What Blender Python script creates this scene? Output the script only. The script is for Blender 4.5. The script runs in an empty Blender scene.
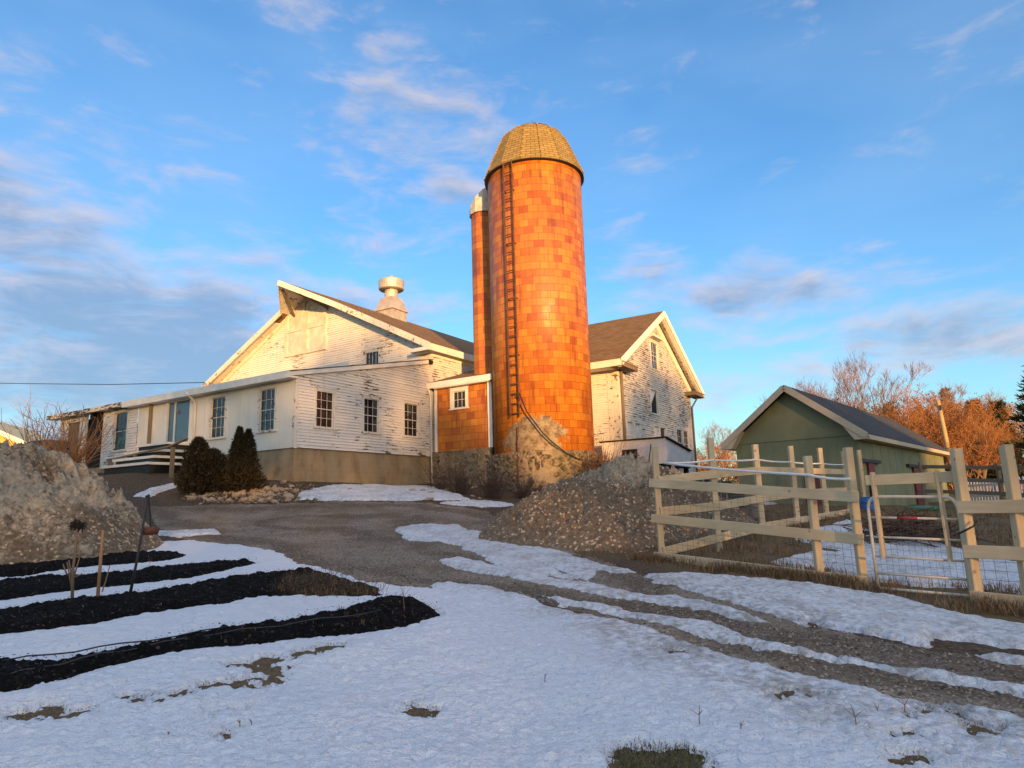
import bpy, math, random
import numpy as np
from mathutils import Vector, Matrix
random.seed(7); RNG = np.random.default_rng(11)
rad = math.radians
scene = bpy.context.scene
COL = scene.collection
# ------------------------------------------------------------------ camera
EYE = 1.6; FPX = 667.56; PITCH = rad(10.14); ROLL = rad(1.73)
BT = rad(31.75); SH = rad(40.7)            # headings of the barn group and of the green shed
fwd = np.array([0, math.cos(PITCH), math.sin(PITCH)]); rt = np.array([1., 0, 0]); up = np.cross(rt, fwd)
RT = math.cos(ROLL)*rt - math.sin(ROLL)*up; UP = math.sin(ROLL)*rt + math.cos(ROLL)*up
CAM = np.array([0, 0, EYE])
cam = bpy.data.cameras.new('camera'); co = bpy.data.objects.new('camera', cam); COL.objects.link(co)
m = Matrix(((RT[0], UP[0], -fwd[0], 0), (RT[1], UP[1], -fwd[1], 0), (RT[2], UP[2], -fwd[2], EYE), (0, 0, 0, 1)))
co.matrix_world = m
cam.sensor_fit = 'HORIZONTAL'; cam.sensor_width = 36; cam.lens = FPX/1024*36; cam.clip_start = .05; cam.clip_end = 6000
scene.camera = co
def ray(x, y): return (x-512)/FPX*RT - (y-384)/FPX*UP + fwd
def at(x, y, Y):
    d = ray(x, y); return CAM + d*(Y/d[1])
# ------------------------------------------------------------------ light
SUN_AZ = rad(164); SUN_EL = rad(5.0)
scene.view_settings.view_transform = 'Standard'; scene.view_settings.look = 'None'
scene.view_settings.gamma = 1; scene.view_settings.exposure = 1.34
W = bpy.data.worlds.new('World'); scene.world = W; W.use_nodes = True
sd_ = Vector((math.sin(SUN_AZ)*math.cos(SUN_EL), math.cos(SUN_AZ)*math.cos(SUN_EL), math.sin(SUN_EL)))
sl = bpy.data.lights.new('sun', 'SUN'); sl.energy = 3.5; sl.angle = rad(.6); sl.color = (1, .53, .18)
so = bpy.data.objects.new('sun', sl); COL.objects.link(so); so.rotation_euler = sd_.to_track_quat('Z', 'Y').to_euler()
so.location = (40, -60, 40)
# ------------------------------------------------------------------ node helpers
class NT:
    def __init__(s, tree): s.t = tree; s.n = tree.nodes; s.l = tree.links
    def new(s, typ, **k):
        nd = s.n.new(typ)
        for a, b in k.items(): setattr(nd, a, b)
        return nd
    def put(s, sock, v):
        if isinstance(v, bpy.types.NodeSocket): s.l.new(v, sock)
        elif v is not None:
            if isinstance(v, (tuple, list)) and len(v) == 3 and sock.type == 'RGBA': v = (*v, 1)
            sock.default_value = v
    def math(s, op, a, b=None, c=None, clamp=False):
        nd = s.new('ShaderNodeMath', operation=op, use_clamp=clamp)
        for i, v in enumerate((a, b, c)):
            if v is not None: s.put(nd.inputs[i], v)
        return nd.outputs[0]
    def vmath(s, op, a, b=None):
        nd = s.new('ShaderNodeVectorMath', operation=op); s.put(nd.inputs[0], a)
        if b is not None: s.put(nd.inputs[1], b)
        return nd.outputs[0]
    def mix(s, f, a, b, mode='MIX'):
        nd = s.new('ShaderNodeMix', data_type='RGBA', blend_type=mode); s.put(nd.inputs[0], f); s.put(nd.inputs[6], a); s.put(nd.inputs[7], b)
        return nd.outputs[2]
    def ss(s, v, a, b, lo=0., hi=1.):
        nd = s.new('ShaderNodeMapRange', interpolation_type='SMOOTHSTEP'); s.put(nd.inputs[0], v)
        for i, q in zip((1, 2, 3, 4), (a, b, lo, hi)): s.put(nd.inputs[i], q)
        return nd.outputs[0]
    def noise(s, vec, scale, detail=4, rough=.55, dist=0):
        nd = s.new('ShaderNodeTexNoise'); s.put(nd.inputs['Vector'], vec); nd.inputs['Scale'].default_value = scale
        nd.inputs['Detail'].default_value = detail; nd.inputs['Roughness'].default_value = rough; nd.inputs['Distortion'].default_value = dist
        return nd.outputs[0]
    def voro(s, vec, scale, feature='F1', out=0, rnd=1):
        nd = s.new('ShaderNodeTexVoronoi', feature=feature); s.put(nd.inputs['Vector'], vec); nd.inputs['Scale'].default_value = scale
        nd.inputs['Randomness'].default_value = rnd
        return nd.outputs[out]
    def ramp(s, v, stops, interp='LINEAR'):
        nd = s.new('ShaderNodeValToRGB'); s.put(nd.inputs[0], v); cr = nd.color_ramp; cr.interpolation = interp
        while len(cr.elements) < len(stops): cr.elements.new(.5)
        for e, (p, c) in zip(cr.elements, stops): e.position = p; e.color = (*c, 1)
        return nd.outputs[0]
    def coord(s, k='Object', scale=None):
        o = s.new('ShaderNodeTexCoord').outputs[k]
        return s.vmath('MULTIPLY', o, scale) if scale else o
    def sep(s, v):
        nd = s.new('ShaderNodeSeparateXYZ'); s.put(nd.inputs[0], v); return nd.outputs
    def comb(s, x, y, z):
        nd = s.new('ShaderNodeCombineXYZ')
        for i, v in enumerate((x, y, z)): s.put(nd.inputs[i], v)
        return nd.outputs[0]
    def bump(s, h, strength=.5, dist=.02):
        nd = s.new('ShaderNodeBump'); s.put(nd.inputs['Height'], h); nd.inputs['Strength'].default_value = strength; nd.inputs['Distance'].default_value = dist
        return nd.outputs[0]
    def attr(s, name): return s.new('ShaderNodeAttribute', attribute_name=name).outputs['Fac']
def mat(name, fn):
    m = bpy.data.materials.new(name); m.use_nodes = True; t = NT(m.node_tree); b = t.n['Principled BSDF']
    r = fn(t)
    t.put(b.inputs['Base Color'], r['c']); t.put(b.inputs['Roughness'], r.get('r', .8))
    if 'n' in r: t.put(b.inputs['Normal'], r['n'])
    if 'm' in r: t.put(b.inputs['Metallic'], r['m'])
    if 'spec' in r: t.put(b.inputs['Specular IOR Level'], r['spec'])
    if 'coat' in r: b.inputs['Coat Weight'].default_value = r['coat']; b.inputs['Coat Roughness'].default_value = r.get('cr', .1)
    return m
# ------------------------------------------------------------------ sky with drifting evening cloud
def world():
    t = NT(W.node_tree); bg = t.n['Background']
    sky = t.new('ShaderNodeTexSky', sky_type='NISHITA'); sky.sun_disc = False; sky.sun_elevation = SUN_EL; sky.sun_rotation = SUN_AZ
    sky.air_density = 1.0; sky.dust_density = .6; sky.ozone_density = 2.0
    d = t.sep(t.coord('Generated'))
    az = t.math('ARCTAN2', d[0], d[1]); el = t.math('ARCSINE', d[2])
    v = t.comb(t.math('MULTIPLY', az, 2.2), t.math('MULTIPLY', el, 6.5), 0.3)
    v2 = t.comb(t.math('MULTIPLY', az, 2.2), t.math('MULTIPLY_ADD', el, 6.5, .10), 0.3)
    n1 = t.noise(v, 3.3, 10, .60, .3); n2 = t.noise(v2, 3.3, 10, .60, .3)
    def blob(a, e, wa, we, k):
        x = t.math('DIVIDE', t.math('SUBTRACT', az, rad(a)), rad(wa)); y = t.math('DIVIDE', t.math('SUBTRACT', el, rad(e)), rad(we))
        q = t.math('ADD', t.math('MULTIPLY', x, x), t.math('MULTIPLY', y, y))
        return t.math('MULTIPLY', t.math('EXPONENT', t.math('MULTIPLY', q, -1)), k)
    cov = None
    for b in ((-27, 13, 20, 7, .52), (-38, 5.5, 9, 3, .3), (-41, 21.5, 6, 3.2, .33), (-36, 27, 6, 4.5, .15), (-8, 31, 10, 7, .22), (-12, 37, 10, 3, .07), (-27, 43, 9, 5, .06),
              (-3, 25.5, 5, 2.5, .11), (22, 16, 12, 2.8, .33), (13, 19, 5, 2.5, .12), (34, 11, 11, 2.6, .36), (12, 8.5, 9, 2.2, .2), (42, 33, 9, 8, .08), (8, 44, 24, 3, .06), (-46, 36, 8, 3, .1)):
        q = blob(*b); cov = q if cov is None else t.math('ADD', cov, q)
    dens = t.ss(t.math('ADD', n1, cov), .55, .94)
    thick = t.ss(t.math("ADD", n2, cov), .62, 1.0)
    hs = t.new('ShaderNodeHueSaturation'); hs.inputs['Saturation'].default_value = 1.14; t.put(hs.inputs['Color'], sky.outputs[0])
    base = t.mix(1, hs.outputs[0], (.66, .92, 1.18), 'MULTIPLY'); base = t.mix(t.ss(t.noise(v, .9, 3), .3, .7, .05, .25), base, (1.1, 1.75, 2.6))
    cc = t.mix(thick, (1.95, 1.75, 1.9), (.72, 1.0, 1.5))
    col = t.mix(t.math('MULTIPLY', dens, .80), base, cc)
    # unseen fill light added as cloud: pale overhead, warm around the low sun
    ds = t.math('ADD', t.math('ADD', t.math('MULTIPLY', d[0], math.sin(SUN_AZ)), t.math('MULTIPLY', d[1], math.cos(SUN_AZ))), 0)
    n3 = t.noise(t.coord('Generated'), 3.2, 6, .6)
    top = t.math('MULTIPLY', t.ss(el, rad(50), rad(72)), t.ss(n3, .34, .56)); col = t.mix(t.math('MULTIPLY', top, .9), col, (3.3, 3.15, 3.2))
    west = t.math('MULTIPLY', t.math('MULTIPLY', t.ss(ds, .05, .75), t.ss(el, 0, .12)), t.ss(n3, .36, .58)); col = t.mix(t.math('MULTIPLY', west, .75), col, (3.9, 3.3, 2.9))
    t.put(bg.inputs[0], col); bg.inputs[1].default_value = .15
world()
# ------------------------------------------------------------------ mesh builder
class MB:
    def __init__(s, T=None): s.v = []; s.f = []; s.T = T
    def add(s, vs, fs):
        o = len(s.v)
        if s.T: vs = [s.T(*v) for v in vs]
        s.v += [tuple(v) for v in vs]; s.f += [tuple(i+o for i in f) for f in fs]
    def box(s, a, b):
        x0, y0, z0 = a; x1, y1, z1 = b
        s.add([(x0, y0, z0), (x1, y0, z0), (x1, y1, z0), (x0, y1, z0), (x0, y0, z1), (x1, y0, z1), (x1, y1, z1), (x0, y1, z1)],
              [(3, 2, 1, 0), (4, 5, 6, 7), (0, 1, 5, 4), (1, 2, 6, 5), (2, 3, 7, 6), (3, 0, 4, 7)])
    def bar(s, p0, p1, w, h, upv=(0, 0, 1), ch=None):   # chamfered bar of width w, height h
        p0 = np.array(p0, float); p1 = np.array(p1, float); d = p1-p0; d /= np.linalg.norm(d)
        u = np.array(upv, float); sx = np.cross(d, u); sx /= np.linalg.norm(sx); u = np.cross(sx, d)
        c = min(w, h)*.09 if ch is None else ch; a, b = w/2, h/2
        prof = [(-a+c, -b), (a-c, -b), (a, -b+c), (a, b-c), (a-c, b), (-a+c, b), (-a, b-c), (-a, -b+c)]
        vs = [p0+sx*x+u*y for x, y in prof]+[p1+sx*x+u*y for x, y in prof]
        s.add(vs, [(i, (i+1) % 8, 8+(i+1) % 8, 8+i) for i in range(8)]+[tuple(range(7, -1, -1)), tuple(range(8, 16))])
    def tube(s, pts, r, n=6, r1=None):
        P = [np.array(p, float) for p in pts]; N = len(P); rings = []
        ref = np.array([.31, .17, .93])
        for i, p in enumerate(P):
            d = P[min(i+1, N-1)]-P[max(i-1, 0)]; d = d/(np.linalg.norm(d)+1e-9)
            a = np.cross(d, ref if abs(d@ref) < .95 else np.array([1., 0, 0])); a /= np.linalg.norm(a); b = np.cross(d, a)
            rr = r if r1 is None else r+(r1-r)*i/(N-1)
            rings += [p+rr*(math.cos(2*math.pi*k/n)*a+math.sin(2*math.pi*k/n)*b) for k in range(n)]
        fs = [(i*n+k, i*n+(k+1) % n, (i+1)*n+(k+1) % n, (i+1)*n+k) for i in range(N-1) for k in range(n)]
        fs += [tuple(range(n-1, -1, -1)), tuple(range((N-1)*n, N*n))]
        s.add(rings, fs)
    def lathe(s, prof, n, c=(0, 0, 0), a0=0, a1=2*math.pi, cap=True):
        full = abs(a1-a0-2*math.pi) < 1e-6; k = n if full else n+1; vs = []
        for r, z in prof: vs += [(c[0]+r*math.cos(a0+(a1-a0)*i/n), c[1]+r*math.sin(a0+(a1-a0)*i/n), c[2]+z) for i in range(k)]
        fs = []
        for j in range(len(prof)-1):
            for i in range(n):
                i2 = (i+1) % k
                fs.append((j*k+i, j*k+i2, (j+1)*k+i2, (j+1)*k+i))
        if cap and full: fs += [tuple(range(k-1, -1, -1)), tuple(range((len(prof)-1)*k, len(prof)*k))]
        s.add(vs, fs)
    def prism(s, poly, d):      # poly: 3D points, extruded along d
        n = len(poly); P = [np.array(p, float) for p in poly]; d = np.array(d, float)
        s.add(P+[p+d for p in P], [tuple(range(n-1, -1, -1)), tuple(range(n, 2*n))]+[(i, (i+1) % n, n+(i+1) % n, n+i) for i in range(n)])
    def build(s, name, material, parent=None, smooth=False):
        me = bpy.data.meshes.new(name); me.from_pydata(s.v, [], s.f)
        return link(name, me, material, parent, smooth)
def link(name, me, material, parent=None, smooth=False):
    me.update(); me.materials.append(material)
    if smooth: me.polygons.foreach_set('use_smooth', [True]*len(me.polygons))
    o = bpy.data.objects.new(name, me); COL.objects.link(o)
    if parent: o.parent = parent
    return o
def np_mesh(name, V, F, material, parent=None, smooth=True):
    V = np.ascontiguousarray(V, np.float32); F = np.ascontiguousarray(F, np.int32); k = F.shape[1]
    me = bpy.data.meshes.new(name); me.vertices.add(len(V)); me.vertices.foreach_set('co', V.ravel())
    me.loops.add(F.size); me.loops.foreach_set('vertex_index', F.ravel())
    me.polygons.add(len(F)); me.polygons.foreach_set('loop_start', np.arange(0, F.size, k, dtype=np.int32))
    me.update(calc_edges=True); me.validate()
    return link(name, me, material, parent, smooth)
def tag(o, label=None, cat=None, group=None, kind=None):
    for k, v in (('label', label), ('category', cat), ('group', group), ('kind', kind)):
        if v: o[k] = v
    return o
def empty(name, loc, rz=0, **k):
    o = bpy.data.objects.new(name, None); COL.objects.link(o); o.location = loc; o.rotation_euler = (0, 0, rz); o.empty_display_size = .2
    return tag(o, **k)
def dup(o, loc=None, rz=None, sc=None, label=None):
    c = o.copy(); COL.objects.link(c)
    for ch in list(o.children):
        d = ch.copy(); COL.objects.link(d); d.parent = c
        for g in list(ch.children):
            e = g.copy(); COL.objects.link(e); e.parent = d
    if loc is not None: c.location = loc
    if rz is not None: c.rotation_euler = (0, 0, rz)
    if sc is not None: c.scale = sc
    if label: c['label'] = label
    return c
class Frame:
    def __init__(s, O, ang): s.O = np.array(O, float); s.a = ang; s.x = np.array([math.cos(ang), math.sin(ang), 0]); s.y = np.array([-math.sin(ang), math.cos(ang), 0])
    def w(s, x, y, z=0): return s.O*np.array([1, 1, 0])+s.x*x+s.y*y+np.array([0, 0, z])
    def l(s, P): q = np.array(P)-s.O; return np.array([q@s.x, q@s.y, P[2]])
    def px(s, X, Y, x=None, y=None):       # pixel -> local point on the plane x=const or y=const
        n, c = (s.x, x) if x is not None else (s.y, y)
        P = s.O+n*c; d = ray(X, Y); return s.l(CAM+d*((P-CAM)@n)/(d@n))
# ------------------------------------------------------------------ vector noise
def vnoise(x, y, seed=0):
    xi = np.floor(x).astype(np.int64); yi = np.floor(y).astype(np.int64); fx = x-xi; fy = y-yi
    def h(a, b):
        n = (a*374761393+b*668265263+seed*1442695041) & 0xffffffff
        n = ((n ^ (n >> 13))*1274126177) & 0xffffffff
        return ((n ^ (n >> 16)) & 0xffff)/65535.
    u = fx*fx*fx*(fx*(fx*6-15)+10); v = fy*fy*fy*(fy*(fy*6-15)+10)
    a = h(xi, yi); b = h(xi+1, yi); c = h(xi, yi+1); d = h(xi+1, yi+1)
    return (a+(b-a)*u)*(1-v)+(c+(d-c)*u)*v-.5
def fbm(x, y, oct=4, seed=0):
    r = 0; a = 1.
    for i in range(oct):
        r = r+a*vnoise(x*2**i+i*17.3, y*2**i-i*9.1, seed+i); a *= .5
    return r
# ------------------------------------------------------------------ terrain
CP = np.array([(-40, 2, .3), (-6, 2, .1), (0, 2, .1), (6, 2, .05), (40, 2, -.2), (-30, 8, .6), (-12, 8, .5), (-4, 8, .46), (0, 8, .44), (3, 8, .38), (5.3, 8, .32), (9, 8, .3), (25, 8, .1),
 (-15, 12, .9), (-5, 12, .72), (0, 12, .66), (2.5, 11.8, .56), (3.65, 12.3, .68), (4.6, 9.2, .42), (8, 12, .6), (20, 12, .4), (-20, 15.5, 1.1), (-6, 15.5, .98), (0, 15.5, .93), (5, 13.8, .84), (6.45, 15.6, .92), (20, 16, .8),
 (-24, 19, 1.8), (-14, 19, 1.5), (-8, 19, 1.4), (-3, 19, 1.35), (2, 19, 1.2), (7.95, 17.4, .98), (9.8, 20, 1.04), (25, 20, 1.0), (-8.1, 22.6, 2.25), (-9, 23.6, 2.6), (-7.5, 23.8, 2.5), (-4.2, 28, 2.4), (-3, 27, 2.3), (0, 25.8, 1.95), (4, 25.5, 1.6), (8, 24, 1.3), (11.8, 22.6, 1.15), (20, 23, 1.1),
 (-14.5, 26, 3.2), (18, 30, 1.05), (25, 28, 1.0), (14, 28, 1.1), (-12, 25, 2.75), (-17, 28, 3.2), (-20.5, 30.5, 3.55), (-26, 33, 3.7), (-8, 30, 2.8), (-5, 40, 3.2), (3, 32, 2.7), (9, 31, 2.0), (15, 33, 1.3), (23, 35, 1.05), (-45, 35, 3.6), (45, 35, 1.0), (-30, 60, 4), (0, 60, 2.5), (45, 60, 1.2)], float)
def tps_fit():
    n = len(CP); d = np.linalg.norm(CP[:, None, :2]-CP[None, :, :2], axis=2)
    K = np.where(d > 0, d*d*np.log(d+1e-9), 0)+np.eye(n)*.6
    P = np.c_[np.ones(n), CP[:, :2]]
    A = np.zeros((n+3, n+3)); A[:n, :n] = K; A[:n, n:] = P; A[n:, :n] = P.T
    return np.linalg.solve(A, np.r_[CP[:, 2], 0, 0, 0])
TP = tps_fit()
def gz(x, y):
    x = np.asarray(x, float); y = np.asarray(y, float); sh = x.shape; xx = np.clip(x.ravel(), -45, 45); yy = np.clip(y.ravel(), 2, 60)
    out = np.empty(len(xx)); n = len(CP)
    for i in range(0, len(xx), 50000):
        a = xx[i:i+50000]; b = yy[i:i+50000]; d2 = (a[:, None]-CP[None, :, 0])**2+(b[:, None]-CP[None, :, 1])**2
        out[i:i+50000] = (.5*d2*np.log(d2+1e-12))@TP[:n]+TP[n]+TP[n+1]*a+TP[n+2]*b
    return out.reshape(sh)
def g1(x, y): return float(gz(np.array([x]), np.array([y]))[0])
def gpx(x, y):                    # the ground point seen at a pixel
    d = ray(x, y); lo, hi = 1., 45.
    Ys = np.linspace(1.5, 45, 400); P = CAM[None]+d[None]*(Ys/d[1])[:, None]; below = P[:, 2] < gz(P[:, 0], P[:, 1])
    k = int(np.argmax(below)) if below.any() else len(Ys)-1
    return P[k][:2]
def poly(pts): return np.array([gpx(*p) for p in pts])
def sdist(X, Y, P):               # signed distance, positive inside
    out = np.full(X.shape, -9.); mg = 1.2
    k = (X > P[:, 0].min()-mg) & (X < P[:, 0].max()+mg) & (Y > P[:, 1].min()-mg) & (Y < P[:, 1].max()+mg)
    x = X[k]; y = Y[k]; d = np.full(x.shape, 1e9); ins = np.zeros(x.shape, bool); n = len(P)
    for i in range(n):
        ax, ay = P[i]; bx, by = P[(i+1) % n]; ex, ey = bx-ax, by-ay
        t = np.clip(((x-ax)*ex+(y-ay)*ey)/(ex*ex+ey*ey+1e-12), 0, 1)
        d = np.minimum(d, (x-ax-t*ex)**2+(y-ay-t*ey)**2)
        c = ((ay > y) != (by > y)) & (x < (bx-ax)*(y-ay)/(by-ay+1e-12)+ax); ins ^= c
    out[k] = np.where(ins, 1, -1)*np.sqrt(d); return out
fa = np.radians(np.r_[np.arange(-180, -46, 4.), np.arange(-45, 45.01, .1), np.arange(49, 180, 4.)])
fr = np.r_[np.linspace(.05, 1.8, 6), np.geomspace(2.2, 42, 500), np.geomspace(50, 5000, 22)]
A_, R_ = np.meshgrid(fa, fr); GX = np.sin(A_)*R_; GY = np.cos(A_)*R_; GB = gz(GX, GY)
GN = fbm(GX*1.3, GY*1.3, 5, 3); GF = fbm(GX*9, GY*9, 3, 5)
near = np.clip((60-R_)/40, 0, 1)
GZ = GB+(.05*GN+.014*GF)*near
nr, na = GX.shape
ii = np.arange(nr-1)[:, None]*na+np.arange(na)[None]; nx = np.arange(nr-1)[:, None]*na+(np.arange(na)+1)[None] % na
QUADS = np.stack([ii, nx, nx+na, ii+na], -1).reshape(-1, 4)
def sheet(name, Z, keep, material):
    fk = keep.ravel()[QUADS].any(1); F = QUADS[fk]; u, inv = np.unique(F, return_inverse=True)
    V = np.c_[GX.ravel()[u], GY.ravel()[u], Z.ravel()[u]]
    return np_mesh(name, V, inv.reshape(-1, 4)[:, ::-1], material), u
# ------------------------------------------------------------------ materials
def m_snow(t):
    o = t.coord(); a = t.noise(o, 13, 4, .6, .4); b = t.noise(o, 50, 3, .6); d = t.attr('dirt'); e = t.noise(o, 2.2, 5, .65)
    g = t.math('MULTIPLY', d, t.ss(t.math('ADD', a, t.math('MULTIPLY', e, .8)), .7, 1.15))
    c = t.mix(g, t.mix(e, (.74, .77, .82), (.86, .88, .91)), (.36, .33, .30))
    c = t.mix(t.math('MULTIPLY', t.ss(t.noise(o, 150, 2), .70, .78), t.math('ADD', .25, d, clamp=True)), c, (.16, .12, .08))
    return dict(c=c, r=.55, spec=.35, n=t.bump(t.math('ADD', t.math('MULTIPLY', a, 1.0), t.math('MULTIPLY', b, .28)), 1.0, .09))
def m_ground(t):
    o = t.coord(); a = t.noise(o, 1.1, 6, .6); b = t.noise(o, 14, 5, .7); v = t.voro(o, 38, out=1); vb = t.sep(v)[0]
    mud = t.ramp(b, [(.3, (.045, .030, .019)), (.5, (.095, .064, .040)), (.75, (.18, .125, .078))])
    mud = t.mix(t.ss(vb, .82, .95, 0, .55), mud, (.22, .16, .10))
    grass = t.ramp(t.noise(t.coord(scale=(1, 1, 1)), 30, 5, .75), [(.3, (.07, .05, .025)), (.55, (.20, .145, .07)), (.75, (.30, .23, .12))])
    green = t.mix(t.ss(a, .45, .62), grass, (.07, .085, .03))
    g = t.math('MULTIPLY', t.attr('grass'), t.ss(t.math('ADD', a, b), .6, 1.0))
    c = t.mix(g, mud, t.mix(t.attr('green'), grass, green))
    return dict(c=c, r=.92, spec=.2, n=t.bump(t.math('ADD', b, t.math('MULTIPLY', vb, .3)), .9, .06))
def m_gravel(t):
    o = t.coord(); v = t.voro(o, 42, out=1); s = t.sep(v); d = t.voro(o, 42, out=0); a = t.noise(o, .9, 6, .65); b = t.noise(o, 20, 4, .7)
    c = t.ramp(s[0], [(0, (.19, .15, .112)), (.35, (.29, .235, .18)), (.75, (.40, .33, .26)), (.93, (.40, .33, .26)), (1, (.52, .45, .36))])
    v2 = t.sep(t.voro(o, 110, out=1))[1]
    c = t.mix(t.ss(b, .40, .62), c, t.ramp(v2, [(0, (.14, .105, .074)), (.7, (.29, .225, .165)), (1, (.36, .29, .22))]))
    c = t.mix(t.ss(a, .42, .62, 0, .8), c, (.20, .145, .095), 'MIX')
    tr = t.attr('track'); c = t.mix(t.math('MULTIPLY', tr, t.ss(b, .3, .6)), c, (.125, .088, .058))
    return dict(c=c, r=.9, spec=.25, n=t.bump(t.math('ADD', t.math('SUBTRACT', 1, d), b), .9, .03))
def m_soil(t):
    o = t.coord(); v = t.voro(o, 45, out=1); s = t.sep(v)[0]; b = t.noise(o, 22, 5, .7); a = t.noise(o, 1.5, 4)
    c = t.ramp(s, [(0, (.0035, .0032, .0035)), (.85, (.011, .0095, .009)), (.96, (.03, .022, .016)), (1, (.09, .065, .045))])
    c = t.mix(t.math('MULTIPLY', t.attr('grass'), t.ss(b, .35, .55)), c, (.075, .052, .03))
    return dict(c=c, r=.95, spec=.1, n=t.bump(t.math('ADD', b, t.math('MULTIPLY', s, .4)), 1, .05))
def peel(base, wood, lo, hi, board=True, low=.35, sc=(1.1, 1.1, 9.)):
    def f(t):
        o = t.coord(); n = t.noise(t.coord(scale=sc), 1.6, 7, .68); big = t.noise(o, .45, 5, .65); z = t.sep(o)[2]
        fr = t.math('FRACT', t.math('DIVIDE', z, .115))
        k = t.math('ADD', n, t.math('MULTIPLY', t.math('SUBTRACT', big, .5), low))
        if board: k = t.math('ADD', k, t.ss(fr, .0, .25, .05, 0))
        mk = t.ss(k, lo, hi); g = t.noise(t.coord(scale=(2, 2, 30)), 3, 4)
        w = t.mix(g, wood, tuple(q*.45 for q in wood))
        c = t.mix(t.noise(o, 1.1, 5), base, tuple(q*.84 for q in base))
        c = t.mix(t.ss(t.noise(t.coord(scale=(5, 5, .5)), 1.3, 5), .5, .75, 0, .35), c, tuple(q*p for q, p in zip(base, (.72, .66, .58))))
        return dict(c=t.mix(mk, c, w), r=.75, spec=.3, n=t.bump(t.math('ADD', t.math('MULTIPLY', mk, -1), t.math('MULTIPLY', g, .2)), .4, .01))
    return f
def m_flat(c, r=.6, var=.15, sc=3., bump=.15, **k):
    def f(t):
        o = t.coord(); n = t.noise(o, sc, 6, .65)
        q = t.mix(t.ss(n, .3, .7), tuple(v*(1-var) for v in c), tuple(min(1, v*(1+var)) for v in c))
        return dict(c=q, r=r, n=t.bump(t.noise(o, sc*8, 4), bump, .01), **k)
    return f
def m_tile(R, curved=True):
    def f(t):
        o = t.coord(); s = t.sep(o)
        u = t.math('MULTIPLY', t.math('ARCTAN2', s[0], t.math('MULTIPLY', s[1], -1)), R) if curved else t.math('ADD', s[0], s[1])
        uv = t.comb(u, s[2], 0)
        b = t.new('ShaderNodeTexBrick', offset=.5, squash=1); t.put(b.inputs['Vector'], uv); b.inputs['Scale'].default_value = 1
        b.inputs['Brick Width'].default_value = .40; b.inputs['Row Height'].default_value = .315; b.inputs['Mortar Size'].default_value = .008; b.inputs['Mortar Smooth'].default_value = .3
        t.put(b.inputs['Color1'], (0, 0, 0)); t.put(b.inputs['Color2'], (1, 1, 1)); t.put(b.inputs['Mortar'], (.5, .5, .5))
        k = t.sep(b.outputs['Color'])[0]; n = t.noise(t.comb(u, s[2], .3), 2.6, 5, .6); big = t.noise(t.comb(u, s[2], 1.3), .35, 3)
        k = t.math('MULTIPLY_ADD', t.math('POWER', k, .85), .60, .22); k = t.math('ADD', k, t.math('MULTIPLY', t.math('SUBTRACT', n, .5), .35)); k = t.math('ADD', k, t.math('MULTIPLY', t.math('SUBTRACT', big, .5), .55))
        c = t.ramp(k, [(.02, (.17, .036, .014)), (.22, (.34, .080, .014)), (.5, (.48, .145, .016)), (.8, (.56, .20, .020)), (1., (.64, .29, .045))])
        st = t.noise(t.comb(t.math('MULTIPLY', u, 3.5), t.math('MULTIPLY', s[2], .30), 0), 1.4, 5, .6)
        c = t.mix(t.ss(st, .50, .70, 0, .6), c, (.10, .028, .014))
        c = t.mix(b.outputs['Fac'], c, (.12, .045, .02))
        r = t.ss(n, .3, .7, .43, .58)
        h = t.math('ADD', t.math('MULTIPLY', b.outputs['Fac'], -1.), t.math('MULTIPLY', t.noise(t.comb(u, s[2], 2.), 1.9, 3), .8))
        if curved:       # mortar smeared over broken tiles near the foot
            pn = t.noise(t.comb(u, s[2], 5.), 1.1, 4, .6)
            du = t.math('DIVIDE', t.math('SUBTRACT', u, -.35), 1.5); dz = t.math('DIVIDE', t.math('SUBTRACT', s[2], 2.05), .85)
            e = t.math('ADD', t.math('MULTIPLY', du, du), t.math('MULTIPLY', dz, dz))
            pk = t.ss(t.math('SUBTRACT', pn, t.math('MULTIPLY', e, .22)), .26, .30)
            s2 = t.ss(t.noise(t.comb(t.math('MULTIPLY', u, .8), t.math('MULTIPLY', s[2], 3), 8.), 1.6, 4), .70, .73)
            pk = t.math('MAXIMUM', pk, t.math('MULTIPLY', s2, t.ss(s[2], 6.5, 2.5)))
            c = t.mix(pk, c, t.mix(t.ss(t.noise(t.comb(u, s[2], 5.), 4.5, 6, .75), .35, .62), (.15, .10, .065), (.42, .35, .27))); r = t.math('MAXIMUM', r, t.math('MULTIPLY', pk, .9))
            h = t.math('ADD', h, t.math('MULTIPLY', pk, .8))
        return dict(c=c, r=r, spec=.5, n=t.bump(h, .45, .012))
    return f
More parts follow.
